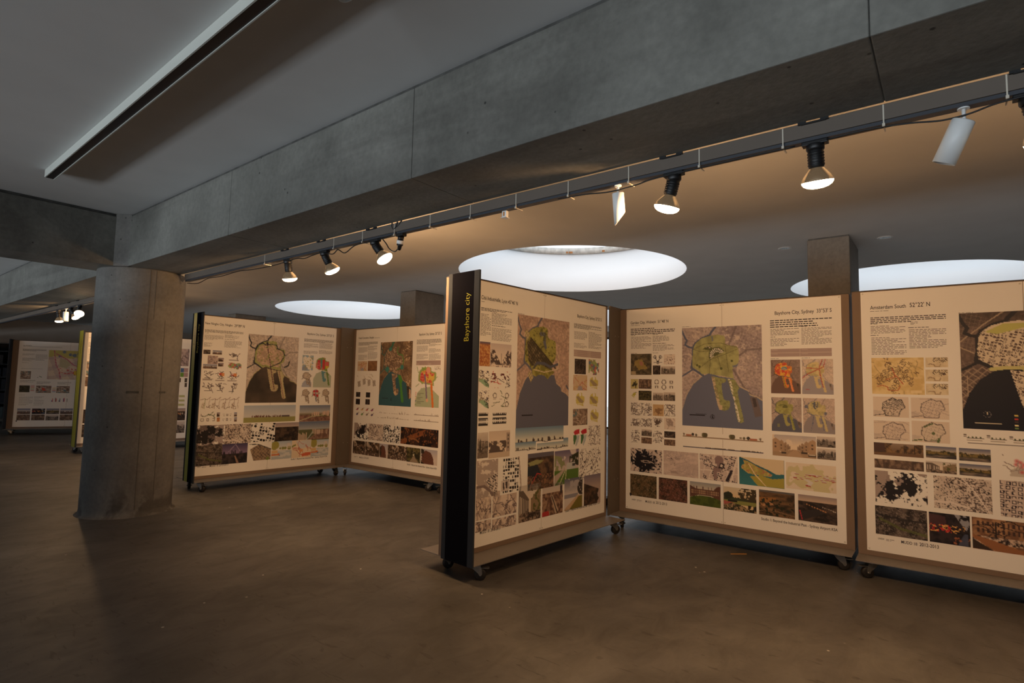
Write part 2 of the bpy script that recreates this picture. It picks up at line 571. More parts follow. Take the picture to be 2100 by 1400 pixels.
def build_concrete():
    # main beam cast in lengths, with a recessed joint under the ceiling
    b = structure(empty('concrete_beam', (0, 0, 0)), 'long raw concrete beam crossing the whole ceiling with the lamp track on it', 'beam')
    joints = [Y0, -3.5, -1.68, 0.145, 1.985, 3.803, 5.62, 7.45, 9.28, 11.1, 12.95, 14.8, 16.6, Y1]
    for i in range(len(joints) - 1):
        MB().box(XB0, XB1, joints[i] + 0.0012, joints[i + 1] - 0.0012, ZB, ZC - 0.018).build('cast_length', M['beam'], b, bevel=0.004)
    MB().box(XB0 + 0.008, XB1 - 0.008, Y0, Y1, ZB + 0.003, ZC - 0.001).build('joint_core', M['joint'], b)
    cb = structure(empty('concrete_cross_beam', (0, 0, 0)), 'shadowed concrete cross beam meeting the long beam at the round column', 'beam')
    for x0, x1 in ((X0, -2.4), (-2.4, 0.55), (0.55, XB0 - 0.06)):
        MB().box(x0 + 0.001, x1 - 0.001, YC0, YC1, ZB, ZC - 0.024).build('cast_length', M['beam'], cb, bevel=0.004)
    MB().box(X0, XB0 - 0.02, YC0 + 0.012, YC1 - 0.012, ZB + 0.006, ZC - 0.001).build('joint_core', M['joint'], cb)
    MB().prism([(XB0 - 0.083, YC0 + 0.02), (XB0 - 0.083, YC0), (XB0 + 0.002, YC0 - 0.10), (XB0 + 0.03, YC0 - 0.10), (XB0 + 0.03, YC0 + 0.02)], ZB, ZC - 0.003).build('corner_block', M['column'], cb)
    # round column
    cx, cy, R = 1.954, 5.942, 0.352
    col = structure(empty('round_column', (cx, cy, 0)), 'stout round concrete column standing under the long beam', 'column')
    n = 64
    prof = [(R + 0.03, 0.0), (R + 0.022, 0.006), (R + 0.004, 0.016), (R, 0.05), (R, 0.8), (R, 1.6), (R, ZB - 0.012), (R - 0.006, ZB)]
    MB().lathe(prof, n, cap0=False, cap1=True).build('shaft', M['column'], col)
    # form seams: thin ridges and a shallow patch line
    def on_col(az_deg, z0, z1, w, d, name, mat):
        a = math.atan2(-cy, -cx)          # towards the viewer
        t = Matrix.Rotation(a + math.radians(az_deg), 4, 'Z')
        MB().box(R - 0.004, R + d, -w, w, z0, z1, t).build(name, mat, col)
    on_col(9.5, 0.06, ZB - 0.01, 0.003, 0.0022, 'form_seam', M['seam'])
    on_col(33, 0.12, 1.72, 0.0025, 0.0018, 'form_seam', M['seam'])
    on_col(17, 1.72, ZB - 0.01, 0.003, 0.0022, 'form_seam', M['seam'])
    on_col(-2.5, 1.062, 1.082, 0.046, 0.0012, 'stencil_mark', M['joint'])
    on_col(36, 1.062, 1.080, 0.030, 0.0012, 'stencil_mark', M['joint'])
    # square pillars
    labs = ['square concrete pillar rising behind the two foreground panels', 'square concrete pillar beside the dark sign panel',
            'distant square concrete pillar whose top shows above the far panel']
    for k, (x0, x1, y0, y1) in enumerate([(5.80, 6.42, 0.685, 1.03), (5.80, 6.42, 6.445, 6.79), (5.83, 6.52, 12.22, 12.56)]):
        p = structure(empty('square_pillar', ((x0 + x1) / 2, (y0 + y1) / 2, 0)), labs[k], 'pillar')
        hx, hy = (x1 - x0) / 2, (y1 - y0) / 2
        MB().box(-hx, hx, -hy, hy, 0, ZC - 0.012).build('shaft', M['square'], p, bevel=0.006)
        MB().box(-hx + 0.008, hx - 0.008, -hy + 0.008, hy - 0.008, ZC - 0.014, ZC).build('shadow_joint', M['joint'], p)


build_shell()
build_concrete()


# ------------------------------------------------------------------ lettering helper on a poster plane
def plane_matrix(u, v, d):
    """text x -> local X, text y -> local Z, facing -Y"""
    return Matrix(((1, 0, 0, u), (0, 0, -1, -d), (0, 1, 0, v), (0, 0, 0, 1)))


# ------------------------------------------------------------------ display panels on casters
def make_caster():
    """origin: centre of the top plate, wheel trailing towards +X"""
    m = MB()
    m.box(-0.042, 0.042, -0.035, 0.035, -0.004, 0.0)
    m.lathe([(0.030, -0.016), (0.033, -0.012), (0.030, -0.004)], 20)
    for sx in (-0.03, 0.03):
        for sy in (-0.024, 0.024):
            m.lathe([(0.005, -0.008), (0.005, -0.004)], 8, Matrix.Translation((sx, sy, 0)))
    cst = m.build('caster', M['zinc'])
    f = MB()
    cheek = [(-0.026, -0.014), (0.030, -0.014), (0.040, -0.045), (0.042, -0.068), (0.036, -0.078), (0.026, -0.078), (0.016, -0.062), (-0.018, -0.034)]
    rot = Matrix.Rotation(math.pi / 2, 4, 'X')
    for y in (-0.021, 0.018):
        f.prism(cheek, -y - 0.003, -y, rot)
    f.box(-0.026, 0.030, -0.021, 0.021, -0.018, -0.014)
    f.lathe([(0.006, -0.026), (0.006, 0.026)], 10, Matrix.Translation((0.030, 0, -0.0715)) @ rot)
    f.build('fork', M['zinc'], cst)
    w = MB()
    w.lathe([(0.012, -0.015), (0.030, -0.015), (0.0365, -0.011), (0.0375, -0.004), (0.0375, 0.004), (0.0365, 0.011), (0.030, 0.015), (0.012, 0.015)], 28,
            Matrix.Translation((0.030, 0, -0.0715)) @ rot)
    wo = w.build('wheel', M['rubber'], cst)
    MB().prism([(0.028, -0.016), (0.028, 0.016), (0.078, 0.020), (0.086, 0.012), (0.086, -0.012), (0.078, -0.020)], -0.034, -0.030).build('brake_pedal', M['zinc'], cst)
    return cst


caster_proto = make_caster()
caster_used = [False]


def add_caster(parent, x, y, rot):
    if not caster_used[0]:
        c = caster_proto
        caster_used[0] = True
        c.parent = parent
    else:
        c = copy_tree(caster_proto, parent)
    c.location = (x, y, PLATE - 0.006)
    c.rotation_euler = (0, 0, rot)
    return c


def sign_text(parent, string, x, y, z0, z1, mat, height):
    """lettering that climbs the sign, read from below, facing local -X"""
    m = Matrix(((0, 0, -1, x), (0, 1, 0, y), (1, 0, 0, z0), (0, 0, 0, 1)))
    return text_mesh('lettering', string, z1 - z0, mat, parent, m, 1.1, -0.006)


def display_panel(x, y, a, label, ml=0.058, mr=0.05, sign=None, casters=(0.4, 2.2, 1.2, -0.8), back=0.32, thick=0.14):
    e = tag(empty('display_panel', (x, y, 0), a), label, 'display panel', 'display panels on casters')
    l, r = -ml, POSTER_W + mr
    MB().box(l, r, 0.0, thick, PLATE, BOARD_T).build('board', M['board'], e, bevel=0.002)
    MB().box(l, r, -0.001, thick + 0.001, BOARD_T, BOARD_T + 0.005).build('top_edge', M['board_edge'], e)
    MB().box(l, r, -0.185, back, PLATE - 0.006, PLATE).build('base_plate', M['plate'], e, bevel=0.001)  # extra depth from a larger back is unseen, added to block light underneath
    for (cx, cy), rt in zip(((l + 0.085, -0.115), (l + 0.085, back - 0.14), (r - 0.085, -0.115), (r - 0.085, back - 0.14)), casters):
        add_caster(e, cx, cy, rt)
    if sign:
        s0, s1 = (-0.187 if sign != 'plain' else -0.196), 0.100
        zb, zt = PLATE - 0.010, BOARD_T + 0.014
        t = 0.014
        xs = l - t
        mat = M['end_brown'] if sign == 'plain' else M['sign_grey']
        p = MB().box(xs, l, s0, s1, zb, zt).build('end_sign' if sign != 'plain' else 'end_panel', mat, e, bevel=0.001)
        wd = s1 - s0
        xf = xs - 0.0012

        def strip(f0, f1, m, name):          # fractions measured from the rear edge
            MB().box(xf, xs, s1 - f1 * wd, s1 - f0 * wd, zb + 0.001, zt - 0.001).build(name, m, p)
        if sign == 'dark':
            strip(0.135, 0.835, M['sign_black'], 'black_band')
            sign_text(p, 'Bayshore city', xf - 0.001, s1 - 0.715 * wd, 1.472, 1.778, M['letter_green'], None)
        elif sign == 'split':
            strip(0.14, 0.44, M['sign_green'], 'green_band')
            strip(0.44, 0.83, M['sign_black'], 'black_band')
            sign_text(p, 'Randwick', xf - 0.001, s1 - 0.37 * wd, 1.566, 1.774, M['letter_black'], None)
            sign_text(p, 'Bayshore city', xf - 0.001, s1 - 0.72 * wd, 1.477, 1.790, M['letter_green'], None)
        elif sign == 'green':
            strip(0.10, 0.84, M['sign_green'], 'green_band')
            sign_text(p, 'Randwick', xf - 0.001, s1 - 0.62 * wd, 1.56, 1.77, M['letter_black'], None)
        elif sign == 'plain':
            for yy, zz in ((-0.10, 1.655), (-0.035, 1.655), (-0.10, 0.4), (-0.035, 0.4)):
                MB().lathe([(0.005, 0), (0.005, 0.0015)], 10, Matrix.Translation((l, yy, zz)) @ Matrix.Rotation(math.pi / 2, 4, 'Y')).build('screw', M['zinc'], p)
    return e


M['end_brown'] = plain('end_panel_brown', srgb(96, 86, 76), 0.7)
PANELS = {
    'L': (2.6265, 2.47, -0.0761), 'W': (4.5851, 2.2843, -1.5655), 'A': (4.5392, 0.4787, -1.5499),
    'N': (2.6946, 6.4543, -0.0523), 'S': (4.6204, 6.274, -1.5771), 'R': (2.80, 10.80, -0.05), 'P': (2.80, 14.95, -0.43)}
display_panel(*PANELS['L'], 'foreground display panel with a black end sign reading Bayshore city, nearest the viewer', ml=0.02, mr=0.03, sign='dark', casters=(-0.8, -0.3, -0.5, 1.0))
display_panel(*PANELS['W'], 'display panel carrying the Garden City Welwyn poster, in the right-hand corner', ml=0.062, back=0.75, sign='plain', casters=(2.0, 1.0, 0.35, 2.6))
display_panel(*PANELS['A'], 'display panel carrying the Amsterdam South poster, cut off by the right edge', ml=0.052, back=0.75, casters=(-2.55, 1.4, 0.6, 2.0))
display_panel(*PANELS['N'], 'display panel with an end sign in green and black beside the round column', ml=0.02, mr=0.075, sign='split', casters=(-1.1, -1.9, 0.4, 2.0))
display_panel(*PANELS['S'], 'display panel carrying the French Concession poster, in the middle corner', ml=0.05, back=0.75, sign='plain', casters=(-0.6, 0.9, -2.4, 1.6))
display_panel(4.615, 4.475, -1.5708, 'bare display panel hidden behind the black-signed one, only a base corner showing', back=0.75, casters=(-1.9, 2.4, 1.2, -0.8))
display_panel(*PANELS['R'], 'display panel with a slim all-green end sign, mostly hidden behind the round column', ml=0.03, sign='green', casters=(-1.2, 2.2, 1.2, -0.8))
display_panel(*PANELS['P'], 'most distant display panel, angled in front of the dark shelving', ml=0.10, sign='green', casters=(0.4, 2.2, 1.2, -0.8))

# ------------------------------------------------------------------ poster layouts (metres from the poster's lower left corner)
LAYOUT = {
 'W': {
  'T': [(0.04, 1.617, 0.391, "Garden City, Welwyn  51°48' N"), (1.238, 1.63, 1.62, "Bayshore City, Sydney  33°53' S"), (0.185, 0.074, 0.269, 'MUDD 18'),
   (0.28, 0.076, 0.378, '2012-2013'), (0.059, 0.077, 0.096, 'UNSW'), (1.121, 0.077, 1.626, 'Studio 1: Beyond the Industrial Past - Sydney Airport KSA')],
  'B': [(0.041, 1.52, 0.448, 1.58, 4, 2), (0.044, 1.511, 0.085, 1.52, 1, 2), (0.045, 1.396, 0.237, 1.505, 11, 1),
   (0.249, 1.512, 0.297, 1.52, 1, 2), (0.249, 1.451, 0.399, 1.505, 6, 1), (0.249, 1.434, 0.37, 1.443, 1, 2),
   (0.251, 1.374, 0.442, 1.429, 6, 1), (0.041, 1.601, 0.128, 1.609, 1, 1), (1.203, 1.529, 1.62, 1.594, 4, 2),
   (1.205, 1.472, 1.404, 1.525, 5, 1), (1.419, 1.397, 1.617, 1.525, 14, 1), (1.205, 1.459, 1.239, 1.465, 1, 2),
   (1.204, 1.388, 1.403, 1.45, 6, 1), (1.419, 1.531, 1.455, 1.537, 1, 2), (0.105, 0.077, 0.154, 0.089, 2, 1),
   (0.043, 1.354, 0.111, 1.36, 1, 1), (0.251, 1.355, 0.305, 1.361, 1, 1), (1.204, 1.294, 1.261, 1.3, 1, 1),
   (1.418, 1.295, 1.473, 1.302, 1, 1), (0.512, 1.568, 0.582, 1.576, 1, 1)],
  'X': [(0.044, 1.166, 0.239, 1.351, 'site'), (0.251, 1.258, 0.342, 1.342, 'rings'), (0.35, 1.257, 0.45, 1.343, 'radial'),
   (0.251, 1.17, 0.32, 1.248, 'night'), (0.325, 1.173, 0.45, 1.242, 'bwhouse'), (0.045, 1.044, 0.114, 1.129, 'greenblob'),
   (0.119, 1.046, 0.239, 1.129, 'sepia'), (0.252, 1.037, 0.45, 1.133, 'icons'), (0.046, 0.949, 0.113, 1.03, 'yellowblob'),
   (0.119, 0.945, 0.239, 1.028, 'forest'), (0.252, 0.948, 0.344, 1.015, 'bwhouse'), (0.348, 0.948, 0.45, 1.02, 'bwhouse'),
   (0.046, 0.812, 0.142, 0.922, 'lines'), (0.145, 0.814, 0.242, 0.922, 'lines'), (0.252, 0.816, 0.35, 0.914, 'tanblob'),
   (0.354, 0.818, 0.451, 0.918, 'lines'), (0.046, 0.718, 0.142, 0.784, 'lines'), (0.145, 0.717, 0.242, 0.789, 'lines'),
   (0.252, 0.709, 0.348, 0.802, 'darkblob'), (0.354, 0.707, 0.451, 0.804, 'greyblob'), (0.049, 0.571, 0.14, 0.685, 'plan'),
   (0.148, 0.637, 0.242, 0.695, 'bwhouse'), (0.146, 0.574, 0.243, 0.626, 'sepia'), (0.252, 0.575, 0.348, 0.692, 'plan'),
   (0.354, 0.638, 0.451, 0.691, 'night'), (0.354, 0.574, 0.451, 0.624, 'sepia'), (0.512, 0.75, 1.142, 1.561, 'map_w'),
   (0.515, 0.656, 1.144, 0.7, 'treesection'), (0.517, 0.574, 1.143, 0.592, 'watersection'), (0.046, 0.327, 0.336, 0.526, 'blackcity'),
   (0.348, 0.329, 0.644, 0.531, 'palecity'), (0.656, 0.328, 0.952, 0.532, 'blocks'), (0.965, 0.326, 1.287, 0.535, 'island'),
   (1.299, 0.336, 1.624, 0.527, 'townsketch'), (0.044, 0.117, 0.287, 0.302, 'aerial'), (0.306, 0.118, 0.552, 0.301, 'aerialred'),
   (0.573, 0.117, 0.821, 0.301, 'manor'), (0.844, 0.116, 1.088, 0.293, 'garden'), (1.107, 0.116, 1.354, 0.303, 'fields'),
   (1.377, 0.117, 1.625, 0.303, 'roofs'), (1.208, 0.568, 1.502, 0.725, 'street'), (1.507, 0.656, 1.625, 0.731, 'bwhouse'),
   (1.507, 0.569, 1.625, 0.646, 'bwhouse'), (1.205, 1.309, 1.615, 1.369, 'table'), (1.204, 1.033, 1.408, 1.287, 'map_use'),
   (1.418, 1.033, 1.621, 1.289, 'map_pale'), (1.205, 0.75, 1.411, 1.003, 'map_green'), (1.421, 0.752, 1.625, 1.004, 'map_sea')],
 },
 'L': {
  'T': [(0.169, 1.623, 0.534, "Cité Industrielle, Lyon 45°46' N"), (1.26, 1.613, 1.611, "Bayshore City, Sydney 33°53' S"), (0.209, 0.079, 0.296, 'MUDD 18'),
   (0.307, 0.079, 0.403, '2012-2013'), (1.131, 0.082, 1.613, 'Studio 1: Beyond the Industrial Past - Sydney Airport KSA')],
  'B': [(0.168, 1.567, 0.476, 1.57, 3, 2), (0.168, 1.378, 0.266, 1.529, 16, 1), (0.271, 1.484, 0.473, 1.544, 10, 1),
   (0.274, 1.459, 0.408, 1.458, 1, 2), (0.275, 1.37, 0.472, 1.442, 11, 1), (1.217, 1.533, 1.612, 1.562, 5, 2),
   (1.221, 1.438, 1.4, 1.499, 8, 1), (1.423, 1.37, 1.615, 1.51, 14, 1), (1.22, 1.369, 1.398, 1.405, 5, 1),
   (0.169, 1.611, 0.209, 1.611, 1, 1), (0.538, 1.571, 0.607, 1.571, 1, 1)],
  'X': [(0.164, 1.176, 0.265, 1.339, 'fieldorange'), (0.269, 1.175, 0.476, 1.335, 'avenue'), (0.163, 1.032, 0.261, 1.15, 'plangreen'),
   (0.275, 1.03, 0.472, 1.147, 'planred'), (0.168, 0.892, 0.263, 1.015, 'plangreen'), (0.287, 0.888, 0.471, 1.016, 'icons'),
   (0.166, 0.774, 0.26, 0.873, 'terrace'), (0.301, 0.782, 0.44, 0.869, 'terrace'), (0.166, 0.569, 0.265, 0.737, 'bwhouse'),
   (0.272, 0.561, 0.48, 0.741, 'bwtrees'), (0.166, 0.31, 0.366, 0.554, 'harbour'), (0.391, 0.305, 0.61, 0.553, 'blocks2'),
   (0.166, 0.095, 0.309, 0.325, 'bwsketch'), (0.321, 0.085, 0.562, 0.337, 'bwsketch'), (0.676, 0.297, 0.98, 0.561, 'coast'),
   (0.988, 0.298, 1.302, 0.557, 'tram'), (1.312, 0.306, 1.614, 0.551, 'lines'), (0.585, 0.087, 0.829, 0.342, 'streetday'),
   (0.848, 0.087, 1.099, 0.319, 'park'), (1.116, 0.091, 1.358, 0.333, 'beach'), (1.379, 0.094, 1.618, 0.332, 'dusk'),
   (0.538, 0.748, 1.154, 1.562, 'map_l'), (0.536, 0.63, 1.095, 0.75, 'skysection'), (0.537, 0.585, 0.763, 0.648, 'skysection'),
   (0.776, 0.574, 1.158, 0.653, 'skysection'), (1.232, 1.153, 1.388, 1.276, 'night'), (1.427, 1.152, 1.581, 1.281, 'use2'),
   (1.216, 1.021, 1.408, 1.146, 'roadmap'), (1.43, 1.025, 1.583, 1.14, 'yellowsite'), (1.241, 0.884, 1.383, 1.007, 'yellowsite'),
   (1.432, 0.877, 1.585, 1.004, 'yellowsite'), (1.216, 0.743, 1.417, 0.874, 'satellite'), (1.446, 0.748, 1.591, 0.872, 'yellowsite'),
   (1.22, 0.57, 1.42, 0.721, 'redgreen'), (1.428, 0.571, 1.61, 0.732, 'lines'), (1.218, 1.294, 1.609, 1.348, 'table')],
 },
 'A': {
  'T': [(0.055, 1.624, 0.257, 'Amsterdam South'), (0.278, 1.626, 0.387, "52°22' N"), (0.19, 0.076, 0.275, 'MUDD 18'),
   (0.287, 0.077, 0.386, '2012-2013'), (0.063, 0.08, 0.098, 'UNSW')],
  'B': [(0.055, 1.525, 0.466, 1.571, 4, 2), (0.054, 1.521, 0.094, 1.527, 1, 2), (0.055, 1.455, 0.251, 1.511, 6, 1),
   (0.053, 1.443, 0.1, 1.449, 1, 2), (0.057, 1.31, 0.253, 1.432, 12, 1), (0.279, 1.506, 0.318, 1.53, 3, 1),
   (0.266, 1.491, 0.376, 1.493, 1, 2), (0.269, 1.349, 0.465, 1.479, 13, 1), (0.054, 1.612, 0.16, 1.614, 1, 1),
   (0.108, 0.079, 0.152, 0.091, 2, 1), (0.53, 1.575, 0.602, 1.575, 1, 1), (1.2, 1.42, 1.62, 1.5, 5, 2),
   (1.2, 1.15, 1.4, 1.4, 14, 1), (1.42, 1.15, 1.62, 1.4, 14, 1)],
  'X': [(0.054, 1.046, 0.343, 1.29, 'yellowcity'), (0.352, 1.226, 0.468, 1.289, 'greycity'), (0.35, 1.135, 0.466, 1.21, 'greycity'),
   (0.349, 1.048, 0.465, 1.119, 'greycity'), (0.057, 0.893, 0.255, 1.028, 'cityoutline'), (0.267, 0.891, 0.464, 1.027, 'outline'),
   (0.057, 0.739, 0.255, 0.867, 'outline'), (0.267, 0.74, 0.463, 0.876, 'greenoutline'), (0.054, 0.638, 0.325, 0.72, 'parkdusk'),
   (0.055, 0.551, 0.324, 0.611, 'sepia'), (0.337, 0.644, 0.492, 0.719, 'lake'), (0.335, 0.551, 0.491, 0.624, 'streetday'),
   (0.505, 0.641, 0.657, 0.719, 'lake'), (0.504, 0.551, 0.656, 0.623, 'lake'), (0.055, 0.326, 0.338, 0.534, 'blackcity2'),
   (0.371, 0.331, 0.655, 0.534, 'densecity'), (0.692, 0.328, 0.857, 0.543, 'blocks3'), (0.051, 0.115, 0.331, 0.302, 'aerialgrey'),
   (0.341, 0.115, 0.544, 0.302, 'canalnight'), (0.554, 0.113, 0.849, 0.303, 'canalday'), (0.532, 0.842, 1.14, 1.568, 'map_a'),
   (0.531, 0.745, 0.842, 0.823, 'sections'), (0.71, 0.568, 0.866, 0.703, 'reddots'), (1.2, 0.75, 1.4, 1.1, 'map_line'),
   (1.42, 0.75, 1.62, 1.1, 'map_green'), (0.87, 0.1, 1.2, 0.3, 'parkdusk'), (1.22, 0.1, 1.62, 0.3, 'roofs'),
   (0.9, 0.36, 1.22, 0.62, 'densecity'), (1.25, 0.36, 1.62, 0.62, 'street')],
 },
 'N': {
  'T': [(0.059, 1.652, 0.351, 'New Ningbo City, Ningbo'), (0.372, 1.649, 0.487, "29°89' N"), (1.269, 1.634, 1.525, 'Bayshore City, Sydney'),
   (1.537, 1.631, 1.64, "33°53' S"), (0.196, 0.088, 0.285, 'MUDD 18'), (0.294, 0.087, 0.393, '2012-2013'),
   (0.067, 0.092, 0.106, 'UNSW'), (1.132, 0.082, 1.625, 'Studio 1: Beyond the Industrial Past - Sydney Airport KSA')],
  'B': [(0.059, 1.587, 0.477, 1.597, 4, 2), (0.058, 1.556, 0.101, 1.559, 1, 2), (0.059, 1.495, 0.26, 1.538, 7, 1),
   (0.274, 1.522, 0.432, 1.555, 5, 1), (0.273, 1.504, 0.383, 1.505, 1, 2), (0.274, 1.409, 0.466, 1.487, 9, 1),
   (0.058, 1.406, 0.145, 1.452, 6, 1), (1.231, 1.562, 1.639, 1.583, 5, 2), (1.23, 1.471, 1.428, 1.525, 7, 1),
   (1.441, 1.47, 1.631, 1.544, 8, 1), (1.23, 1.398, 1.422, 1.431, 5, 1), (1.44, 1.405, 1.63, 1.45, 6, 1),
   (0.115, 0.084, 0.162, 0.1, 2, 1)],
  'X': [(0.058, 1.324, 0.131, 1.371, 'night'), (0.154, 1.325, 0.253, 1.369, 'skyline'), (0.107, 1.217, 0.214, 1.31, 'mauvemap'),
   (0.218, 1.246, 0.277, 1.289, 'dusk'), (0.219, 1.193, 0.278, 1.233, 'dusk'), (0.063, 1.165, 0.21, 1.212, 'skyline'),
   (0.33, 1.26, 0.457, 1.357, 'sketch'), (0.328, 1.165, 0.475, 1.24, 'use2'), (0.064, 1.032, 0.187, 1.139, 'sketch'),
   (0.197, 1.027, 0.321, 1.143, 'sketchred'), (0.326, 1.026, 0.456, 1.141, 'sketchred'), (0.068, 0.886, 0.192, 1.012, 'sketch'),
   (0.195, 0.887, 0.323, 1.011, 'sketch'), (0.329, 0.876, 0.447, 1.013, 'sketch'), (0.058, 0.72, 0.167, 0.854, 'rivers'),
   (0.163, 0.718, 0.274, 0.853, 'rivers'), (0.274, 0.716, 0.38, 0.853, 'rivers'), (0.375, 0.714, 0.476, 0.853, 'rivers'),
   (0.058, 0.572, 0.234, 0.691, 'icons'), (0.238, 0.634, 0.271, 0.681, 'dusk'), (0.241, 0.58, 0.273, 0.626, 'fieldorange'),
   (0.294, 0.57, 0.407, 0.686, 'icons'), (0.425, 0.631, 0.457, 0.677, 'skyline'), (0.429, 0.574, 0.459, 0.622, 'skyline'),
   (0.047, 0.324, 0.343, 0.544, 'mauvecity'), (0.335, 0.322, 0.626, 0.545, 'densecity'), (0.627, 0.329, 0.914, 0.542, 'blackblocks'),
   (0.91, 0.318, 1.214, 0.54, 'duskaerial'), (1.215, 0.309, 1.637, 0.543, 'towers'), (1.215, 0.544, 1.638, 0.746, 'towers2'),
   (0.533, 0.555, 1.163, 0.753, 'grasssection'), (0.045, 0.105, 0.325, 0.327, 'aerialgrey'), (0.319, 0.103, 0.599, 0.326, 'nightcity'),
   (0.616, 0.111, 0.879, 0.311, 'gridblock'), (0.884, 0.106, 1.14, 0.32, 'watercolour'), (1.137, 0.104, 1.393, 0.317, 'watercolour2'),
   (1.389, 0.103, 1.637, 0.315, 'watercolour'), (0.539, 0.784, 1.161, 1.585, 'map_n'), (1.22, 1.18, 1.37, 1.374, 'coastmap'),
   (1.222, 0.971, 1.358, 1.163, 'map_mini'), (1.378, 0.969, 1.633, 1.366, 'map_colour'), (1.229, 0.759, 1.346, 0.949, 'map_line'),
   (1.368, 0.761, 1.483, 0.946, 'map_red'), (1.506, 0.755, 1.625, 0.951, 'map_line')],
 },
 'S': {
  'T': [(0.057, 1.622, 0.377, 'French Concession, Shanghai'), (1.242, 1.624, 1.504, 'Bayshore City, Sydney'), (1.515, 1.622, 1.623, "33°53' S"),
   (0.175, 0.066, 0.259, 'MUDD 18'), (0.277, 0.07, 0.367, '2012-2013'), (1.104, 0.072, 1.61, 'Studio 1: Beyond the Industrial Past - Sydney Airport KSA')],
  'B': [(0.058, 1.533, 0.463, 1.578, 4, 2), (0.393, 1.629, 0.495, 1.628, 1, 2), (0.062, 1.438, 0.253, 1.511, 7, 1),
   (0.262, 1.465, 0.451, 1.528, 6, 1), (0.266, 1.449, 0.388, 1.456, 1, 2), (0.264, 1.349, 0.459, 1.441, 8, 1),
   (0.065, 1.339, 0.25, 1.411, 7, 1), (1.203, 1.517, 1.625, 1.576, 5, 2), (1.207, 1.428, 1.401, 1.502, 7, 1),
   (1.419, 1.489, 1.623, 1.522, 3, 1), (1.418, 1.412, 1.618, 1.465, 5, 1), (1.206, 1.334, 1.405, 1.402, 7, 1),
   (1.422, 1.327, 1.619, 1.402, 8, 1), (0.062, 0.074, 0.142, 0.083, 2, 1)],
  'X': [(0.056, 1.198, 0.259, 1.325, 'roadmap'), (0.272, 1.198, 0.464, 1.327, 'brownmap'), (0.051, 0.946, 0.466, 1.156, 'iconsgrey'),
   (0.048, 0.856, 0.139, 0.919, 'black'), (0.257, 0.853, 0.346, 0.92, 'black'), (0.049, 0.756, 0.138, 0.83, 'black'),
   (0.252, 0.762, 0.343, 0.831, 'black'), (0.048, 0.602, 0.435, 0.722, 'colouricons'), (0.524, 0.765, 1.133, 1.563, 'map_s'),
   (1.205, 0.77, 1.619, 1.256, 'map_colour2'), (1.521, 1.201, 1.625, 1.253, 'iconsgrey'), (1.206, 1.266, 1.622, 1.322, 'table'),
   (0.513, 0.596, 1.108, 0.712, 'skylinelines'), (1.194, 0.596, 1.616, 0.725, 'skylinelines'), (0.039, 0.313, 0.34, 0.516, 'blackcity2'),
   (0.334, 0.317, 0.643, 0.521, 'densecity'), (0.637, 0.313, 0.951, 0.526, 'speckle'), (0.968, 0.316, 1.622, 0.519, 'nightaerial'),
   (0.028, 0.115, 0.288, 0.287, 'streetdark'), (0.291, 0.114, 0.577, 0.287, 'streetdark'), (0.58, 0.114, 0.74, 0.286, 'tower'),
   (0.736, 0.112, 0.891, 0.287, 'streetdark'), (0.891, 0.114, 1.095, 0.287, 'streetdark'), (1.093, 0.113, 1.331, 0.285, 'treeavenue'),
   (1.34, 0.114, 1.614, 0.286, 'tower')],
 },
 'P': {
  'T': [(0.066, 1.635, 0.199, 'the PONDS')],
  'B': [(0.206, 1.64, 0.699, 1.638, 1, 2), (0.063, 1.54, 0.443, 1.583, 3, 2), (0.065, 1.446, 0.259, 1.489, 3, 1),
   (0.068, 1.334, 0.267, 1.404, 5, 1), (0.277, 1.351, 0.476, 1.481, 8, 1), (0.068, 1.297, 0.175, 1.31, 1, 1),
   (0.063, 1.179, 0.406, 1.185, 1, 2), (0.066, 0.898, 0.303, 0.952, 4, 1), (0.328, 0.868, 0.556, 0.924, 4, 1),
   (0.67, 0.866, 0.897, 0.922, 4, 1), (0.061, 0.64, 0.16, 0.651, 1, 1), (0.07, 0.428, 0.288, 0.613, 9, 1),
   (0.308, 0.428, 0.47, 0.624, 8, 1)],
  'X': [(0.488, 0.972, 1.103, 1.577, 'pondsmap'), (0.058, 0.969, 0.224, 1.13, 'satellite'), (0.325, 0.994, 0.405, 1.078, 'icons'),
   (0.058, 0.7, 0.225, 0.838, 'forest'), (0.325, 0.69, 0.575, 0.838, 'satred'), (0.659, 0.691, 0.88, 0.835, 'satellite'),
   (0.233, 0.698, 0.306, 0.842, 'legend'), (0.585, 0.702, 0.657, 0.843, 'legend'), (0.574, 0.508, 0.899, 0.609, 'bars'),
   (0.056, 0.258, 0.266, 0.369, 'skyline'), (0.292, 0.257, 0.504, 0.369, 'canalnight'), (0.524, 0.256, 0.735, 0.368, 'lake'),
   (0.752, 0.255, 0.962, 0.368, 'skyline'), (0.056, 0.131, 0.268, 0.246, 'sepia'), (0.29, 0.129, 0.504, 0.245, 'sepia'),
   (0.52, 0.126, 0.732, 0.243, 'bwhouse'), (0.75, 0.124, 0.962, 0.242, 'sepia')],
 },
 'R': {
  'T': [],
  'B': [(0.062, 1.664, 0.2, 1.67, 1, 2), (0.06, 1.512, 0.21, 1.595, 6, 1), (0.063, 1.319, 0.223, 1.495, 10, 1)],
  'X': [(0.059, 1.059, 0.239, 1.295, 'satellite'), (0.055, 0.892, 0.25, 1.046, 'sepia'), (0.062, 0.311, 0.191, 0.528, 'night'),
   (0.061, 0.096, 0.205, 0.291, 'night'), (1.348, 1.267, 1.539, 1.573, 'mauvemap'), (1.416, 1.155, 1.469, 1.23, 'blue'),
   (1.468, 1.157, 1.538, 1.232, 'mauve'), (1.416, 1.075, 1.47, 1.149, 'green'), (1.469, 1.076, 1.539, 1.15, 'mauve'),
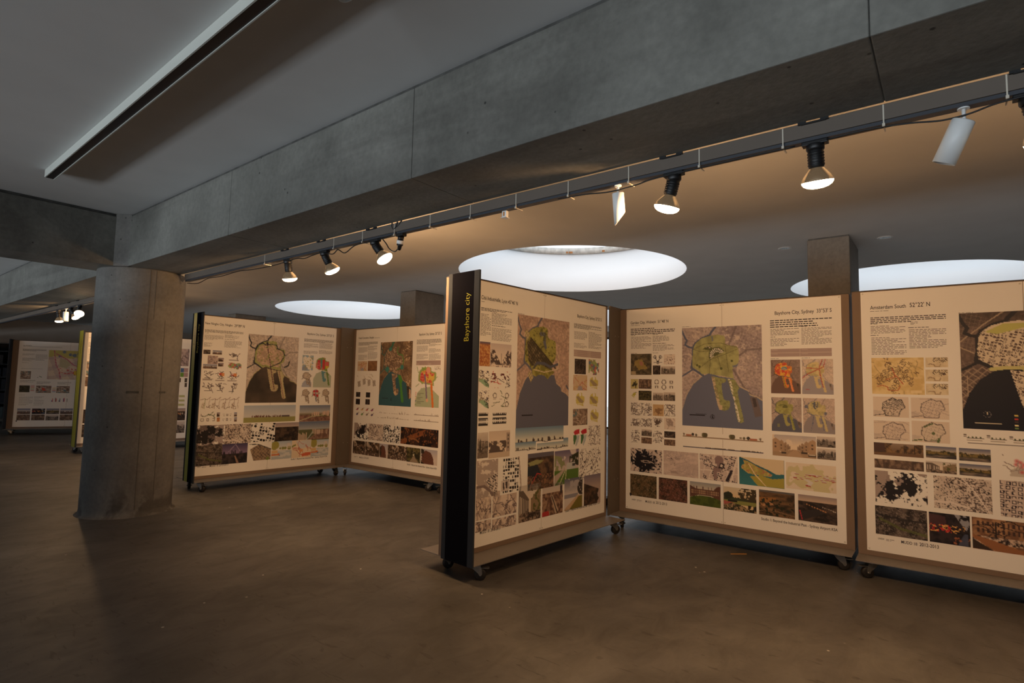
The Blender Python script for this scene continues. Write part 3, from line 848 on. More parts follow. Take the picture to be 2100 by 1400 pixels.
   (1.49, 0.981, 1.533, 1.054, 'night'), (1.38, 0.98, 1.43, 1.052, 'night'), (1.495, 0.897, 1.534, 0.97, 'night'),
   (1.355, 0.311, 1.535, 0.523, 'roofs'), (1.369, 0.092, 1.539, 0.296, 'bwhouse'), (1.409, 0.708, 1.519, 0.761, 'greenoval'),
   (1.41, 0.633, 1.519, 0.684, 'greenoval'), (1.406, 0.556, 1.52, 0.611, 'greenoval')],
 },
}


# ------------------------------------------------------------------ printed pictures (colour grids)
SITE = [(0.149, 0.218), (0.179, 0.163), (0.257, 0.114), (0.352, 0.093), (0.468, 0.079), (0.547, 0.094), (0.559, 0.117), (0.558, 0.171), (0.603, 0.19), (0.703, 0.201), (0.724, 0.228), (0.728, 0.334), (0.711, 0.387), (0.645, 0.423), (0.666, 0.52), (0.61, 0.507), (0.543, 0.494), (0.418, 0.481), (0.349, 0.468), (0.267, 0.477), (0.219, 0.441), (0.142, 0.408), (0.136, 0.329)]
RIVER = [(0.451, -0.009), (0.381, 0.058), (0.364, 0.085), (0.269, 0.11), (0.173, 0.163), (0.143, 0.209), (0.142, 0.33), (0.124, 0.413), (0.219, 0.459), (0.278, 0.491)]
BR1 = [(-0.01, 0.017), (0.039, 0.103), (0.064, 0.132), (0.039, 0.174), (0.088, 0.198), (0.143, 0.209)]
BR2 = [(-0.011, 0.502), (0.063, 0.469), (0.136, 0.431)]
RUN1 = [(0.383, 0.495), (0.565, 0.521), (0.565, 0.552), (0.514, 0.566), (0.514, 0.619), (0.535, 0.717), (0.563, 0.734), (0.608, 0.733), (0.618, 0.776), (0.596, 0.821), (0.54, 0.836), (0.483, 0.825), (0.461, 0.781), (0.439, 0.701)]
PORT = [(0.853, 0.692), (0.932, 0.69), (0.992, 0.867), (0.913, 0.883)]
BAY = [(-0.012, 0.851), (0.007, 0.827), (0.062, 0.691), (0.147, 0.579), (0.266, 0.5), (0.349, 0.468), (0.418, 0.477), (0.487, 0.499), (0.566, 0.507), (0.666, 0.52), (0.73, 0.598), (0.838, 0.64), (0.848, 0.675), (0.942, 0.698), (1.004, 0.731), (1.02, 1.009), (-0.013, 1.007)]
RUN2 = [(0.582, 0.52), (0.676, 0.529), (0.709, 0.581), (0.73, 0.607), (0.708, 0.642), (0.728, 0.738), (0.775, 0.897), (0.78, 0.931), (0.747, 0.946), (0.71, 0.934), (0.689, 0.874), (0.663, 0.726)]
PAPER = (234, 231, 226)


class Canvas:
    def __init__(self, nx, ny, asp, seed):
        self.nx, self.ny, self.asp = nx, ny, asp
        self.rng = np.random.RandomState(seed)
        self.X, self.Y = np.meshgrid(np.linspace(0, 1, nx), np.linspace(0, 1, ny))
        self.img = np.tile(np.array(PAPER, float), (ny, nx, 1))

    def val(self, fx, fy):
        gx, gy = max(1, int(round(fx))), max(1, int(round(fy)))
        g = self.rng.rand(gy + 2, gx + 2)
        x, y = self.X * gx, self.Y * gy
        i, j = np.minimum(x.astype(int), gx), np.minimum(y.astype(int), gy)
        a, b = x - i, y - j
        a, b = a * a * (3 - 2 * a), b * b * (3 - 2 * b)
        return (g[j, i] * (1 - a) + g[j, i + 1] * a) * (1 - b) + (g[j + 1, i] * (1 - a) + g[j + 1, i + 1] * a) * b

    def noise(self, f, octv=3, stretch=1.0):
        t, amp, s = 0, 1.0, 0
        for _ in range(octv):
            t = t + amp * self.val(f * stretch, f / self.asp)
            s += amp
            amp *= 0.6
            f *= 2.1
        return t / s

    def put(self, mask, col):
        m = np.asarray(mask, float)[..., None]
        self.img = self.img * (1 - m) + np.array(col, float) * m

    def fill(self, col):
        self.img[:] = col

    def two(self, n, a, b, lo=0.35, hi=0.65, mask=None):
        t = np.clip((n - lo) / (hi - lo), 0, 1)[..., None]
        c = np.array(a, float) * (1 - t) + np.array(b, float) * t
        if mask is None:
            self.img = c
        else:
            m = np.asarray(mask, float)[..., None]
            self.img = self.img * (1 - m) + c * m

    def poly(self, pts):
        ins = np.zeros(self.X.shape, bool)
        n = len(pts)
        for i in range(n):
            x0, y0 = pts[i]
            x1, y1 = pts[(i + 1) % n]
            if y0 == y1:
                continue
            c = ((y0 > self.Y) != (y1 > self.Y)) & (self.X < (x1 - x0) * (self.Y - y0) / (y1 - y0) + x0)
            ins ^= c
        return ins

    def line(self, pts, w):
        """w: half width as a fraction of the picture width"""
        k = 1.0 / self.asp
        best = np.full(self.X.shape, 9.0)
        X, Y = self.X, self.Y * k
        for (x0, y0), (x1, y1) in zip(pts[:-1], pts[1:]):
            y0, y1 = y0 * k, y1 * k
            dx, dy = x1 - x0, y1 - y0
            t = np.clip(((X - x0) * dx + (Y - y0) * dy) / (dx * dx + dy * dy + 1e-12), 0, 1)
            best = np.minimum(best, (X - x0 - t * dx) ** 2 + (Y - y0 - t * dy) ** 2)
        return np.sqrt(best) < max(w, 0.6 / self.nx)

    def circ(self, cx, cy, r):
        return (self.X - cx) ** 2 + ((self.Y - cy) / self.asp) ** 2 < r * r

    def rect(self, x0, y0, x1, y1):
        return (self.X >= x0) & (self.X <= x1) & (self.Y >= y0) & (self.Y <= y1)

    def streets(self, ang, n, w, col, amt=0.6, mask=None, jitter=0.3):
        """two families of parallel streets"""
        for a in (ang, ang + math.pi / 2):
            t = (self.X * math.cos(a) + self.Y / self.asp * math.sin(a)) * n
            t = t + (self.noise(3, 2) - 0.5) * jitter * 2
            m = (np.abs(t - np.round(t)) < w) * amt
            if mask is not None:
                m = m * mask
            self.put(m, col)

    def scribble(self, n, col, w=0.006, amt=1.0, box=(0, 0, 1, 1), steps=4):
        x0, y0, x1, y1 = box
        for _ in range(n):
            p = [(self.rng.uniform(x0, x1), self.rng.uniform(y0, y1))]
            a = self.rng.rand() * 6.28
            for _ in range(steps):
                a += self.rng.uniform(-0.7, 0.7)
                s = self.rng.uniform(0.05, 0.16)
                p.append((p[-1][0] + math.cos(a) * s, p[-1][1] + math.sin(a) * s))
            self.put(self.line(p, w) * amt, col)

    def specks(self, f, thr, col, mask=1.0, amt=1.0):
        self.put((self.noise(f, 2) > thr) * mask * amt, col)

    def blockset(self, cells, fill, col, rot=0.0, mask=1.0, court=0.3):
        """rows of city blocks, some with courtyards"""
        ca, sa = math.cos(rot), math.sin(rot)
        gx = (self.X * ca + self.Y / self.asp * sa) * cells
        gy = (-self.X * sa + self.Y / self.asp * ca) * cells
        ix, iy = np.floor(gx).astype(int), np.floor(gy).astype(int)
        fx, fy = gx - ix, gy - iy
        h = np.abs(np.sin(ix * 127.1 + iy * 311.7) * 43758.5) % 1
        h2 = np.abs(np.sin(ix * 269.5 + iy * 183.3) * 12543.1) % 1
        m = (fx > 0.12) & (fx < 0.9 - 0.3 * (h2 < 0.25)) & (fy > 0.14) & (fy < 0.88 - 0.25 * (h2 > 0.8)) & (h < fill)
        hole = (np.abs(fx - 0.5) < 0.18) & (np.abs(fy - 0.5) < 0.18) & (h2 < court)
        self.put((m & ~hole) * mask, col)


def land(c, a, b, speck=None, streets=None):
    c.two(c.noise(5, 5), a, b)
    n = c.noise(60, 1)
    c.img *= (0.86 + 0.28 * n)[..., None]
    if streets:
        c.streets(0.3, 26, 0.10, streets, 0.35, c.noise(3, 2) > 0.45, 0.8)
        c.streets(-0.5, 18, 0.08, streets, 0.35, c.noise(3, 2) > 0.5, 0.8)
    if speck:
        c.specks(34, 0.66, speck, (c.noise(4, 2) > 0.5), 0.8)


def bay_map(c, la, lb, bay, river, site, run, sand=None, speck=None, streets=None, runs=True, port=True, marks=True, ink=(30, 28, 34)):
    land(c, la, lb, speck, streets)
    if port:
        for p in (((0.66, 0.43), (0.8, 0.62), (1.0, 0.76)), ((0.72, 0.3), (0.82, 0.24), (1.0, 0.23)), ((0.6, 0.2), (0.66, 0.08), (0.7, 0.0))):
            c.put(c.line(p, 0.012) * 0.6, tuple(v * 0.72 for v in la))
    c.put(c.poly([(x, y - 0.012 if y < 0.95 else y) for x, y in BAY]), sand or lb)
    c.put(c.poly(BAY), bay)
    for r, w in ((RIVER, 0.014), (BR1, 0.012), (BR2, 0.010)):
        c.put(c.line(r, w), river)
    st = c.poly(SITE)
    c.two(c.noise(14, 3), tuple(v * 0.9 for v in site), tuple(min(255, v * 1.06) for v in site), mask=st)
    if runs:
        c.put(c.poly(RUN1), run)
        c.put(c.poly(RUN2), run)
    if port:
        c.put(c.poly(PORT), tuple(v * 0.75 for v in la))
        c.put(c.poly([(0.88, 0.70), (0.915, 0.70), (0.94, 0.78), (0.9, 0.79)]), tuple(v * 0.5 for v in la))
    if marks:
        c.put(c.rect(0.10, 0.885, 0.30, 0.893), ink)
        c.put(c.rect(0.18, 0.873, 0.32, 0.879) * 0.7, ink)
        c.put(c.circ(0.395, 0.90, 0.028) & ~c.circ(0.395, 0.90, 0.022), ink)
        c.put(c.poly([(0.395, 0.872), (0.407, 0.915), (0.395, 0.908), (0.383, 0.915)]), ink)
    return st


def p_map_w(c):
    st = bay_map(c, (146, 132, 136), (170, 154, 152), (104, 110, 134), (92, 100, 124), (162, 162, 112), (150, 154, 104), (186, 170, 150), (206, 192, 182), (196, 184, 178))
    dark = (104, 104, 70)
    for p in (((0.15, 0.22), (0.3, 0.17), (0.5, 0.165), (0.7, 0.21)), ((0.36, 0.47), (0.37, 0.33), (0.36, 0.25)), ((0.22, 0.42), (0.37, 0.33), (0.55, 0.28), (0.71, 0.23)), ((0.46, 0.28), (0.5, 0.41)), ((0.56, 0.2), (0.58, 0.33), (0.6, 0.45)), ((0.15, 0.22), (0.24, 0.25), (0.36, 0.24))):
        c.put(c.line(p, 0.004) * st * 0.8, dark)
    semi = c.circ(0.455, 0.285, 0.105) & (c.Y < 0.325 - (c.X - 0.355) * 0.38)
    c.put(semi * st, (88, 92, 58))
    r = np.hypot(c.X - 0.455, (c.Y - 0.285) / c.asp)
    a = np.arctan2((c.Y - 0.285) / c.asp, c.X - 0.455)
    dots = semi & (np.abs(r - 0.078) < 0.014) & (np.sin(a * 22) > -0.1)
    dots |= semi & (np.abs(r - 0.05) < 0.01) & (np.sin(a * 16) > 0.2)
    c.put(dots, (226, 220, 208))
    c.put(c.poly([(0.27, 0.225), (0.33, 0.19), (0.4, 0.205), (0.38, 0.235)]), (88, 92, 58))
    c.specks(40, 0.62, (222, 214, 202), c.poly([(0.3, 0.2), (0.39, 0.19), (0.39, 0.215), (0.3, 0.22)]))
    c.put(c.poly([(0.385, 0.095), (0.405, 0.095), (0.41, 0.135), (0.395, 0.15)]), (116, 122, 140))
    c.put(c.poly([(0.645, 0.395), (0.7, 0.38), (0.715, 0.37), (0.71, 0.4), (0.655, 0.41)]), (116, 122, 140))
    for x, y in ((0.2, 0.385), (0.23, 0.4), (0.64, 0.345), (0.51, 0.42)):
        c.put(c.circ(x, y, 0.016), (92, 96, 60))
    r1, r2 = c.poly(RUN1), c.poly(RUN2)
    c.put(r1 & (c.X < 0.42 + (c.Y - 0.5) * 0.27), (196, 176, 148))
    c.put(r1 & (c.Y > 0.78) & (c.X < 0.52), (196, 176, 148))
    c.specks(46, 0.60, (120, 122, 84), r1 | r2, 0.7)
    band = np.abs(c.X - (0.61 + (c.Y - 0.52) * 0.28)) < 0.014
    c.specks(52, 0.50, (222, 216, 204), r2 & band)


def p_map_l(c):
    bay_map(c, (172, 146, 134), (186, 160, 146), (96, 98, 116), (100, 102, 118), (150, 146, 80), (150, 146, 80), (192, 168, 148), (204, 182, 166), None, runs=False, port=False)
    st = c.poly(SITE)
    c.put(c.poly([(0.0, 1.0), (0.05, 0.86), (0.12, 0.74), (0.24, 0.6), (0.33, 0.54), (0.45, 0.53), (0.56, 0.55), (0.7, 0.52), (0.75, 0.62), (0.82, 0.73), (0.92, 0.93), (0.95, 1.0)]), (96, 98, 116))
    up = c.poly([(0.28, 0.53), (0.26, 0.46), (0.4, 0.43), (0.62, 0.45), (0.7, 0.5), (0.62, 0.53), (0.57, 0.565), (0.5, 0.53), (0.4, 0.525), (0.34, 0.545)])
    c.two(c.noise(20, 2), (122, 118, 56), (162, 154, 84), mask=up)
    belt = c.poly([(0.17, 0.24), (0.25, 0.2), (0.5, 0.33), (0.68, 0.44), (0.6, 0.47), (0.42, 0.43), (0.26, 0.45), (0.2, 0.4)])
    c.two(c.noise(30, 2), (78, 70, 52), (128, 114, 88), mask=belt & st)
    c.streets(0.62, 30, 0.16, (58, 52, 40), 0.7, belt & st, 0.1)
    c.put(c.line([(0.24, 0.2), (0.72, 0.46)], 0.012), (66, 58, 44))
    c.put(c.line([(0.42, 0.15), (0.5, 0.15), (0.5, 0.23), (0.52, 0.27)], 0.022) * st, (96, 98, 116))
    c.put(c.line([(0.3, 0.47), (0.36, 0.42), (0.5, 0.42), (0.62, 0.45), (0.76, 0.42)], 0.016), (86, 88, 104))
    c.put(c.line([(0.3, 0.48), (0.5, 0.5), (0.66, 0.48), (0.78, 0.46), (0.79, 0.36), (0.74, 0.3)], 0.006), (206, 190, 160))
    c.specks(40, 0.62, (84, 84, 40), st & ~belt, 0.8)
    for q in ([(0.12, 0.15), (0.17, 0.12), (0.22, 0.17), (0.17, 0.23)], [(0.19, 0.52), (0.24, 0.49), (0.3, 0.55), (0.25, 0.6)]):
        c.put(c.poly(q), (196, 182, 140))
        c.streets(0.8, 30, 0.15, (140, 124, 96), 0.8, c.poly(q), 0.05)
    c.put(c.line([(0.95, 0.62), (1.0, 0.66)], 0.012), (92, 94, 110))
    c.put(c.rect(0.10, 0.885, 0.30, 0.893), (30, 28, 34))


def p_map_n(c):
    st = bay_map(c, (176, 162, 152), (196, 182, 170), (62, 56, 50), (52, 54, 58), (196, 172, 146), (186, 174, 132), (176, 168, 120), (212, 198, 184), None)
    c.two(c.noise(3, 3), (56, 50, 44), (84, 72, 62), mask=c.poly(BAY) & ~c.poly(RUN1) & ~c.poly(RUN2))
    c.streets(0.12, 30, 0.10, (150, 120, 106), 0.7, st | c.poly(RUN1), 0.06)
    edge = st & ~c.poly([(0.5 + (x - 0.43) * 0.88 - 0.07, 0.3 + (y - 0.3) * 0.84) for x, y in SITE])
    c.put(edge, (160, 160, 104))
    c.put(c.line([(0.36, 0.13), (0.45, 0.47), (0.54, 0.8)], 0.007), (92, 44, 60))
    c.put(c.line([(0.15, 0.22), (0.2, 0.15), (0.27, 0.12), (0.34, 0.15), (0.45, 0.13), (0.55, 0.14), (0.56, 0.19), (0.68, 0.22), (0.72, 0.29), (0.64, 0.4), (0.44, 0.47)], 0.010), (44, 48, 50))
    c.put(c.circ(0.36, 0.12, 0.022) | c.rect(0.34, 0.175, 0.385, 0.19), (36, 40, 46))
    c.put(c.line([(0.82, 0.38), (0.8, 0.44), (0.72, 0.47)], 0.012), (40, 44, 48))
    c.specks(30, 0.66, (132, 140, 84), st, 0.8)
    c.put(c.poly(RUN2) & (np.abs(c.X - (0.62 + (c.Y - 0.52) * 0.28)) < 0.008), (150, 110, 104))


def p_map_s(c):
    st = bay_map(c, (104, 84, 66), (150, 124, 96), (52, 92, 104), (58, 100, 98), (136, 112, 92), (142, 118, 98), (164, 132, 100), (214, 188, 156), (92, 72, 58))
    c.streets(0.25, 34, 0.16, (92, 74, 64), 0.7, st | c.poly(RUN1), 0.2)
    c.specks(44, 0.6, (216, 190, 160), st | c.poly(RUN1), 0.7)
    c.put(c.line([(0.56, 0.09), (0.53, 0.16), (0.58, 0.2), (0.7, 0.21), (0.74, 0.3), (0.7, 0.4), (0.55, 0.44)], 0.014), (96, 132, 74))
    c.put(c.poly(RUN2), (76, 138, 62))
    c.put(c.line([(0.4, 0.0), (0.38, 0.06), (0.3, 0.12)], 0.03), (62, 110, 92))
    c.put(c.circ(0.33, 0.115, 0.04) | c.circ(0.7, 0.4, 0.05) | c.circ(0.24, 0.43, 0.06), (64, 128, 122))
    c.put(c.poly([(0.93, 0.73), (0.98, 0.74), (1.0, 0.86), (0.95, 0.88)]), (196, 160, 136))
    c.put(c.poly([(0.46, 0.79), (0.52, 0.76), (0.55, 0.8), (0.52, 0.84)]), (206, 176, 140))


def p_map_a(c):
    land(c, (78, 64, 60), (104, 86, 80), None, (150, 130, 116))
    c.streets(0.75, 20, 0.10, (170, 148, 130), 0.7, c.poly([(0.0, 0.5), (0.4, 0.42), (0.2, 0.75), (0.0, 1.0)]), 0.3)
    for p in (((0.0, 0.25), (0.2, 0.1), (0.35, 0.0)), ((0.0, 0.3), (0.3, 0.44)), ((0.05, 0.55), (0.05, 1.0))):
        c.put(c.line(p, 0.005), (176, 154, 132))
    c.put(c.poly(BAY), (22, 24, 38))
    for r, w in ((RIVER, 0.020), (BR1, 0.016), (BR2, 0.014)):
        c.put(c.line(r, w), (36, 34, 40))
    st = c.poly(SITE) | c.poly(RUN1) | c.poly(RUN2)
    c.put(st, (214, 200, 178))
    c.blockset(34, 0.8, (92, 72, 66), 0.3, st & (c.Y > 0.16), 0.5)
    c.put(c.poly([(0.2, 0.17), (0.35, 0.10), (0.55, 0.10), (0.55, 0.13), (0.3, 0.19)]), (186, 184, 106))
    c.put(c.line([(0.24, 0.49), (0.36, 0.475), (0.5, 0.48), (0.52, 0.62)], 0.018), (196, 190, 128))
    w = (224, 214, 190)
    c.put(c.circ(0.193, 0.872, 0.032) & ~c.circ(0.193, 0.872, 0.029), (120, 118, 120))
    c.put(c.rect(0.189, 0.852, 0.197, 0.874), w)
    c.put(c.rect(0.092, 0.945, 0.299, 0.952), w)
    for i in range(5):
        c.put(c.rect(0.40, 0.87 + i * 0.026, 0.43, 0.883 + i * 0.026), [(220, 200, 110), (190, 60, 50), (80, 60, 56), (240, 226, 170), (120, 150, 90)][i])


def mini(c, la, lb, bay, site, run):
    bay_map(c, la, lb, bay, tuple(v * 0.9 for v in bay), site, run, marks=False)


def p_map_use(c):
    mini(c, (132, 112, 104), (150, 130, 122), (110, 86, 78), (214, 120, 70), (222, 130, 60))
    st = c.poly(SITE)
    c.specks(12, 0.58, (200, 70, 52), st, 0.8)
    c.specks(14, 0.62, (228, 190, 70), st, 0.8)
    c.put((c.circ(0.46, 0.29, 0.10) & ~c.circ(0.46, 0.29, 0.06)) & (c.Y < 0.30), (60, 150, 170))
    c.put(c.circ(0.46, 0.29, 0.03), (90, 170, 190))
    c.put(c.line([(0.42, 0.5), (0.48, 0.75), (0.52, 0.82)], 0.012), (96, 146, 60))
    c.put(c.line([(0.62, 0.55), (0.74, 0.92)], 0.02), (228, 150, 110))


def p_map_pale(c):
    mini(c, (196, 178, 168), (208, 192, 180), (156, 150, 156), (200, 184, 134), (206, 188, 140))
    for p in (((0.0, 0.55), (0.2, 0.42), (0.5, 0.3), (0.7, 0.22), (0.76, 0.0)), ((0.66, 0.0), (0.56, 0.25), (0.6, 0.5), (0.68, 0.8)), ((0.15, 0.25), (0.5, 0.27))):
        c.put(c.line(p, 0.006), (176, 60, 60))
    c.put(c.rect(0.12, 0.86, 0.24, 0.87), (176, 60, 60))


def p_map_green(c):
    mini(c, (160, 144, 138), (180, 162, 154), (92, 94, 110), (160, 158, 96), (164, 160, 100))
    c.put(c.circ(0.46, 0.28, 0.09) & (c.Y < 0.31), (104, 104, 60))
    c.put(c.line([(0.25, 0.24), (0.42, 0.2)], 0.014), (108, 108, 62))
    c.put(c.line([(0.62, 0.54), (0.7, 0.7), (0.76, 0.9)], 0.02), (140, 144, 70))
    c.put(c.rect(0.2, 0.78, 0.27, 0.88) * 0.6, (150, 150, 90))


def p_map_sea(c):
    mini(c, (186, 168, 158), (200, 182, 172), (146, 138, 142), (188, 176, 128), (196, 182, 134))
    for p in (((0.2, 0.15), (0.15, 0.28), (0.2, 0.42), (0.34, 0.5), (0.3, 0.75), (0.25, 0.95)), ((0.56, 0.5), (0.62, 0.7), (0.66, 0.92)), ((0.66, 0.5), (0.74, 0.7))):
        m = c.line(p, 0.009) & (np.sin((c.X + c.Y * 2) * 90) > -0.2)
        c.put(m, (70, 90, 130))
    c.put(c.poly([(0.3, 0.12), (0.48, 0.1), (0.5, 0.25), (0.4, 0.32), (0.34, 0.28)]) & (c.noise(30, 2) > 0.45), (86, 92, 110))
    c.put(c.circ(0.1, 0.25, 0.06) | c.circ(0.72, 0.43, 0.05), (110, 112, 130))


def line_site(c, col, run=True, w=0.008):
    s = [(0.1 + (x - 0.13) * 1.25, 0.02 + (y - 0.08) * 1.05) for x, y in SITE]
    r1 = [(0.1 + (x - 0.13) * 1.25, 0.02 + (y - 0.08) * 1.05) for x, y in RUN1]
    r2 = [(0.1 + (x - 0.13) * 1.25, 0.02 + (y - 0.08) * 1.05) for x, y in RUN2]
    return s, r1, r2


def p_map_line(c, col=(176, 158, 140), accent=None):
    s, r1, r2 = line_site(c, col)
    for p in (s, r1, r2):
        m = c.poly(p)
        c.put(m * 0.75, col)
        c.put(c.line(p + [p[0]], 0.01), (130, 116, 104))
    c.streets(0.1, 12, 0.08, (130, 116, 104), 0.5, c.poly(s), 0.05)
    c.put(c.line([(-0.02, 0.5), (0.14, 0.38)], 0.008) | c.line([(0.85, 0.3), (1.0, 0.22)], 0.008), (130, 116, 104))


def p_map_red(c):
    p_map_line(c, (206, 190, 170))
    for x, y in ((0.3, 0.14), (0.62, 0.12), (0.32, 0.36), (0.66, 0.42)):
        c.put(c.circ(x, y, 0.15), (190, 62, 66))
    c.put(c.line([(0.45, 0.05), (0.52, 0.45), (0.56, 0.85)], 0.03), (70, 100, 140))


def p_map_mini(c):
    c.put(c.poly([(0.0, 1.0), (0.1, 0.72), (0.3, 0.55), (0.75, 0.55), (1.0, 0.7), (1.0, 1.0)]), (166, 170, 184))
    p_map_line(c, (190, 172, 152))


def p_map_colour(c):
    c.put(c.poly([(0.0, 1.0), (0.0, 0.72), (0.15, 0.55), (0.4, 0.48), (0.8, 0.52), (1.0, 0.62), (1.0, 1.0)]), (176, 184, 168))
    s, r1, r2 = line_site(c, None)
    m = c.poly(s)
    c.put(m, (130, 150, 84))
    for q, k in (((0.2, 0.12, 0.34, 0.42), (192, 60, 66)), ((0.46, 0.1, 0.6, 0.4), (192, 60, 66)), ((0.36, 0.08, 0.45, 0.45), (76, 136, 150)), ((0.62, 0.16, 0.82, 0.3), (206, 96, 96)), ((0.66, 0.3, 0.86, 0.38), (206, 180, 60)), ((0.12, 0.3, 0.22, 0.42), (206, 120, 110))):
        c.put(c.rect(*q) & m, k)
    c.blockset(16, 0.5, (214, 130, 120), 0.1, m & (c.noise(4, 1) > 0.5), 0.0)
    c.put(c.poly(r1), (96, 140, 150))
    c.put(c.poly(r2), (110, 136, 80))


def p_map_colour2(c):
    c.put(c.poly([(0.0, 1.0), (0.0, 0.86), (0.1, 0.65), (0.25, 0.54), (0.6, 0.5), (0.8, 0.62), (0.98, 0.72), (0.98, 1.0)]), (172, 184, 156))
    s, r1, r2 = line_site(c, None)
    m = c.poly(s)
    c.put(m, (150, 170, 104))
    inner = c.poly([(0.5 + (x - 0.5) * 0.8, 0.27 + (y - 0.27) * 0.8) for x, y in s])
    c.put(inner, (200, 74, 66))
    c.streets(0.1, 12, 0.07, (232, 190, 170), 0.6, inner, 0.05)
    c.specks(14, 0.62, (222, 196, 90), inner, 0.9)
    c.put(c.circ(0.52, 0.1, 0.09), (226, 160, 140))
    c.put(c.poly([(0.24, 0.02), (0.34, 0.04), (0.4, 0.0), (0.42, 0.1), (0.26, 0.12)]), (140, 166, 84))
    c.put(c.line([(0.38, 0.22), (0.44, 0.5), (0.48, 0.78)], 0.03), (134, 116, 142))
    c.put(c.circ(0.5, 0.83, 0.05), (222, 176, 150))
    c.put(c.line([(0.66, 0.46), (0.7, 0.7), (0.74, 0.98)], 0.04), (216, 120, 50))
    c.put(c.line([(0.05, 0.02), (0.1, 0.15), (0.2, 0.2)], 0.012) | c.line([(0.02, 0.5), (0.14, 0.44)], 0.012) | c.line([(0.78, 0.3), (0.9, 0.26)], 0.010), (156, 170, 132))
    for i in range(10):
        c.put(c.rect(0.0, 0.63 + i * 0.033, 0.055, 0.643 + i * 0.033), [(220, 150, 130), (200, 60, 60), (190, 50, 60), (150, 50, 60), (210, 180, 60), (200, 150, 60), (90, 60, 100), (80, 120, 150), (200, 180, 160), (110, 140, 70)][i])
        c.put(c.rect(0.08, 0.632 + i * 0.033, 0.2 + 0.2 * c.rng.rand(), 0.641 + i * 0.033) * 0.6, (60, 56, 50))


def p_site(c):
    c.two(c.noise(8, 4), (66, 60, 48), (112, 100, 78))
    b = (c.noise(4, 3) * 0.5 + 0.5 * (1 - np.hypot(c.X - 0.45, c.Y - 0.5) * 1.9)) > 0.52
    c.put(b * 0.8, (170, 146, 84))
    c.put(c.poly([(0.42, 0.35), (0.56, 0.38), (0.6, 0.55), (0.46, 0.56)]) * 0.7, (176, 110, 116))
    c.put(c.rect(0.02, 0.82, 0.26, 0.98) * 0.7, (206, 186, 150))


def p_rings(c):
    for x, y in ((0.2, 0.25), (0.75, 0.25), (0.5, 0.8)):
        r = np.hypot(c.X - x, (c.Y - y) / c.asp)
        c.put((r < 0.17) & (np.sin(r * 90) > -0.2), (70, 62, 62))
    c.put(c.line([(0.2, 0.25), (0.5, 0.8), (0.75, 0.25)], 0.02) | c.line([(0.1, 0.82), (0.9, 0.82)], 0.01), (70, 62, 62))


def p_radial(c):
    c.fill((222, 210, 200))
    r = np.hypot(c.X - 0.55, (c.Y - 0.55) / c.asp)
    c.put((c.noise(26, 1) > 0.72) & (r < 0.5), (110, 84, 84))
    c.put(r < 0.06, (130, 100, 96))


def p_night(c):
    c.two(c.noise(10, 4), (34, 28, 28), (78, 66, 60))
    c.scribble(8, (120, 106, 96), 0.006, 0.7)


def p_black(c):
    c.fill((40, 34, 36))
    c.scribble(4, (120, 106, 96), 0.02, 0.7)


def p_bwhouse(c):
    c.two(c.Y + 0.2 * (c.noise(4, 2) - 0.5), (206, 196, 188), (170, 156, 148), 0, 0.5)
    c.put(c.Y > 0.78 + 0.1 * (c.noise(5, 2) - 0.5), (120, 108, 100))
    x = 0.0
    while x < 1:
        w = c.rng.uniform(0.14, 0.3)
        h = c.rng.uniform(0.25, 0.5)
        g = c.rng.uniform(90, 150)
        c.put(c.poly([(x, 0.8), (x, h), (x + w / 2, h - 0.12), (x + w, h), (x + w, 0.8)]), (g, g * 0.92, g * 0.86))
        for wx in (0.25, 0.65):
            for wy in (0.1, 0.28):
                c.put(c.rect(x + wx * w, h + wy, x + (wx + 0.14) * w, h + wy + 0.1), (58, 52, 50))
        x += w * 1.05
    c.put((c.noise(8, 3) > 0.62) & (c.Y > 0.35), (62, 56, 52))


def p_sepia(c):
    c.two(c.noise(9, 4), (92, 74, 64), (150, 126, 108))
    c.put(((c.noise(5, 3, 3) > 0.6)) * 0.6, (60, 48, 44))


def p_greenblob(c):
    c.fill((196, 186, 130))
    c.put((c.noise(6, 3) + 0.5 - np.hypot(c.X - 0.5, c.Y - 0.5) * 1.5) > 0.55, (64, 62, 50))


def p_yellowblob(c):
    c.put((c.noise(6, 3) + 0.5 - np.hypot(c.X - 0.4, c.Y - 0.5) * 1.7) > 0.6, (188, 184, 84))
    c.put(c.rect(0.6, 0.2, 0.85, 0.24), (90, 90, 60))


def p_tanblob(c):
    c.fill((198, 168, 128))
    c.put(((c.noise(8, 3) + 0.5 - np.hypot(c.X - 0.5, c.Y - 0.55) * 1.5) > 0.58) * 0.8, (122, 92, 66))
    c.scribble(5, (150, 120, 90), 0.008)


def p_darkblob(c):
    c.scribble(8, (150, 136, 126), 0.006)
    c.put(((c.noise(9, 3) + 0.5 - np.hypot(c.X - 0.45, c.Y - 0.5) * 1.5) > 0.56), (96, 82, 76))


def p_greyblob(c):
    c.fill((220, 208, 200))
    c.put(((c.noise(9, 3) + 0.5 - np.hypot(c.X - 0.5, c.Y - 0.4) * 1.5) > 0.56), (164, 148, 142))
    c.scribble(6, (170, 156, 150), 0.006)


def p_forest(c):
    c.two(c.noise(14, 4), (40, 38, 28), (92, 84, 56))


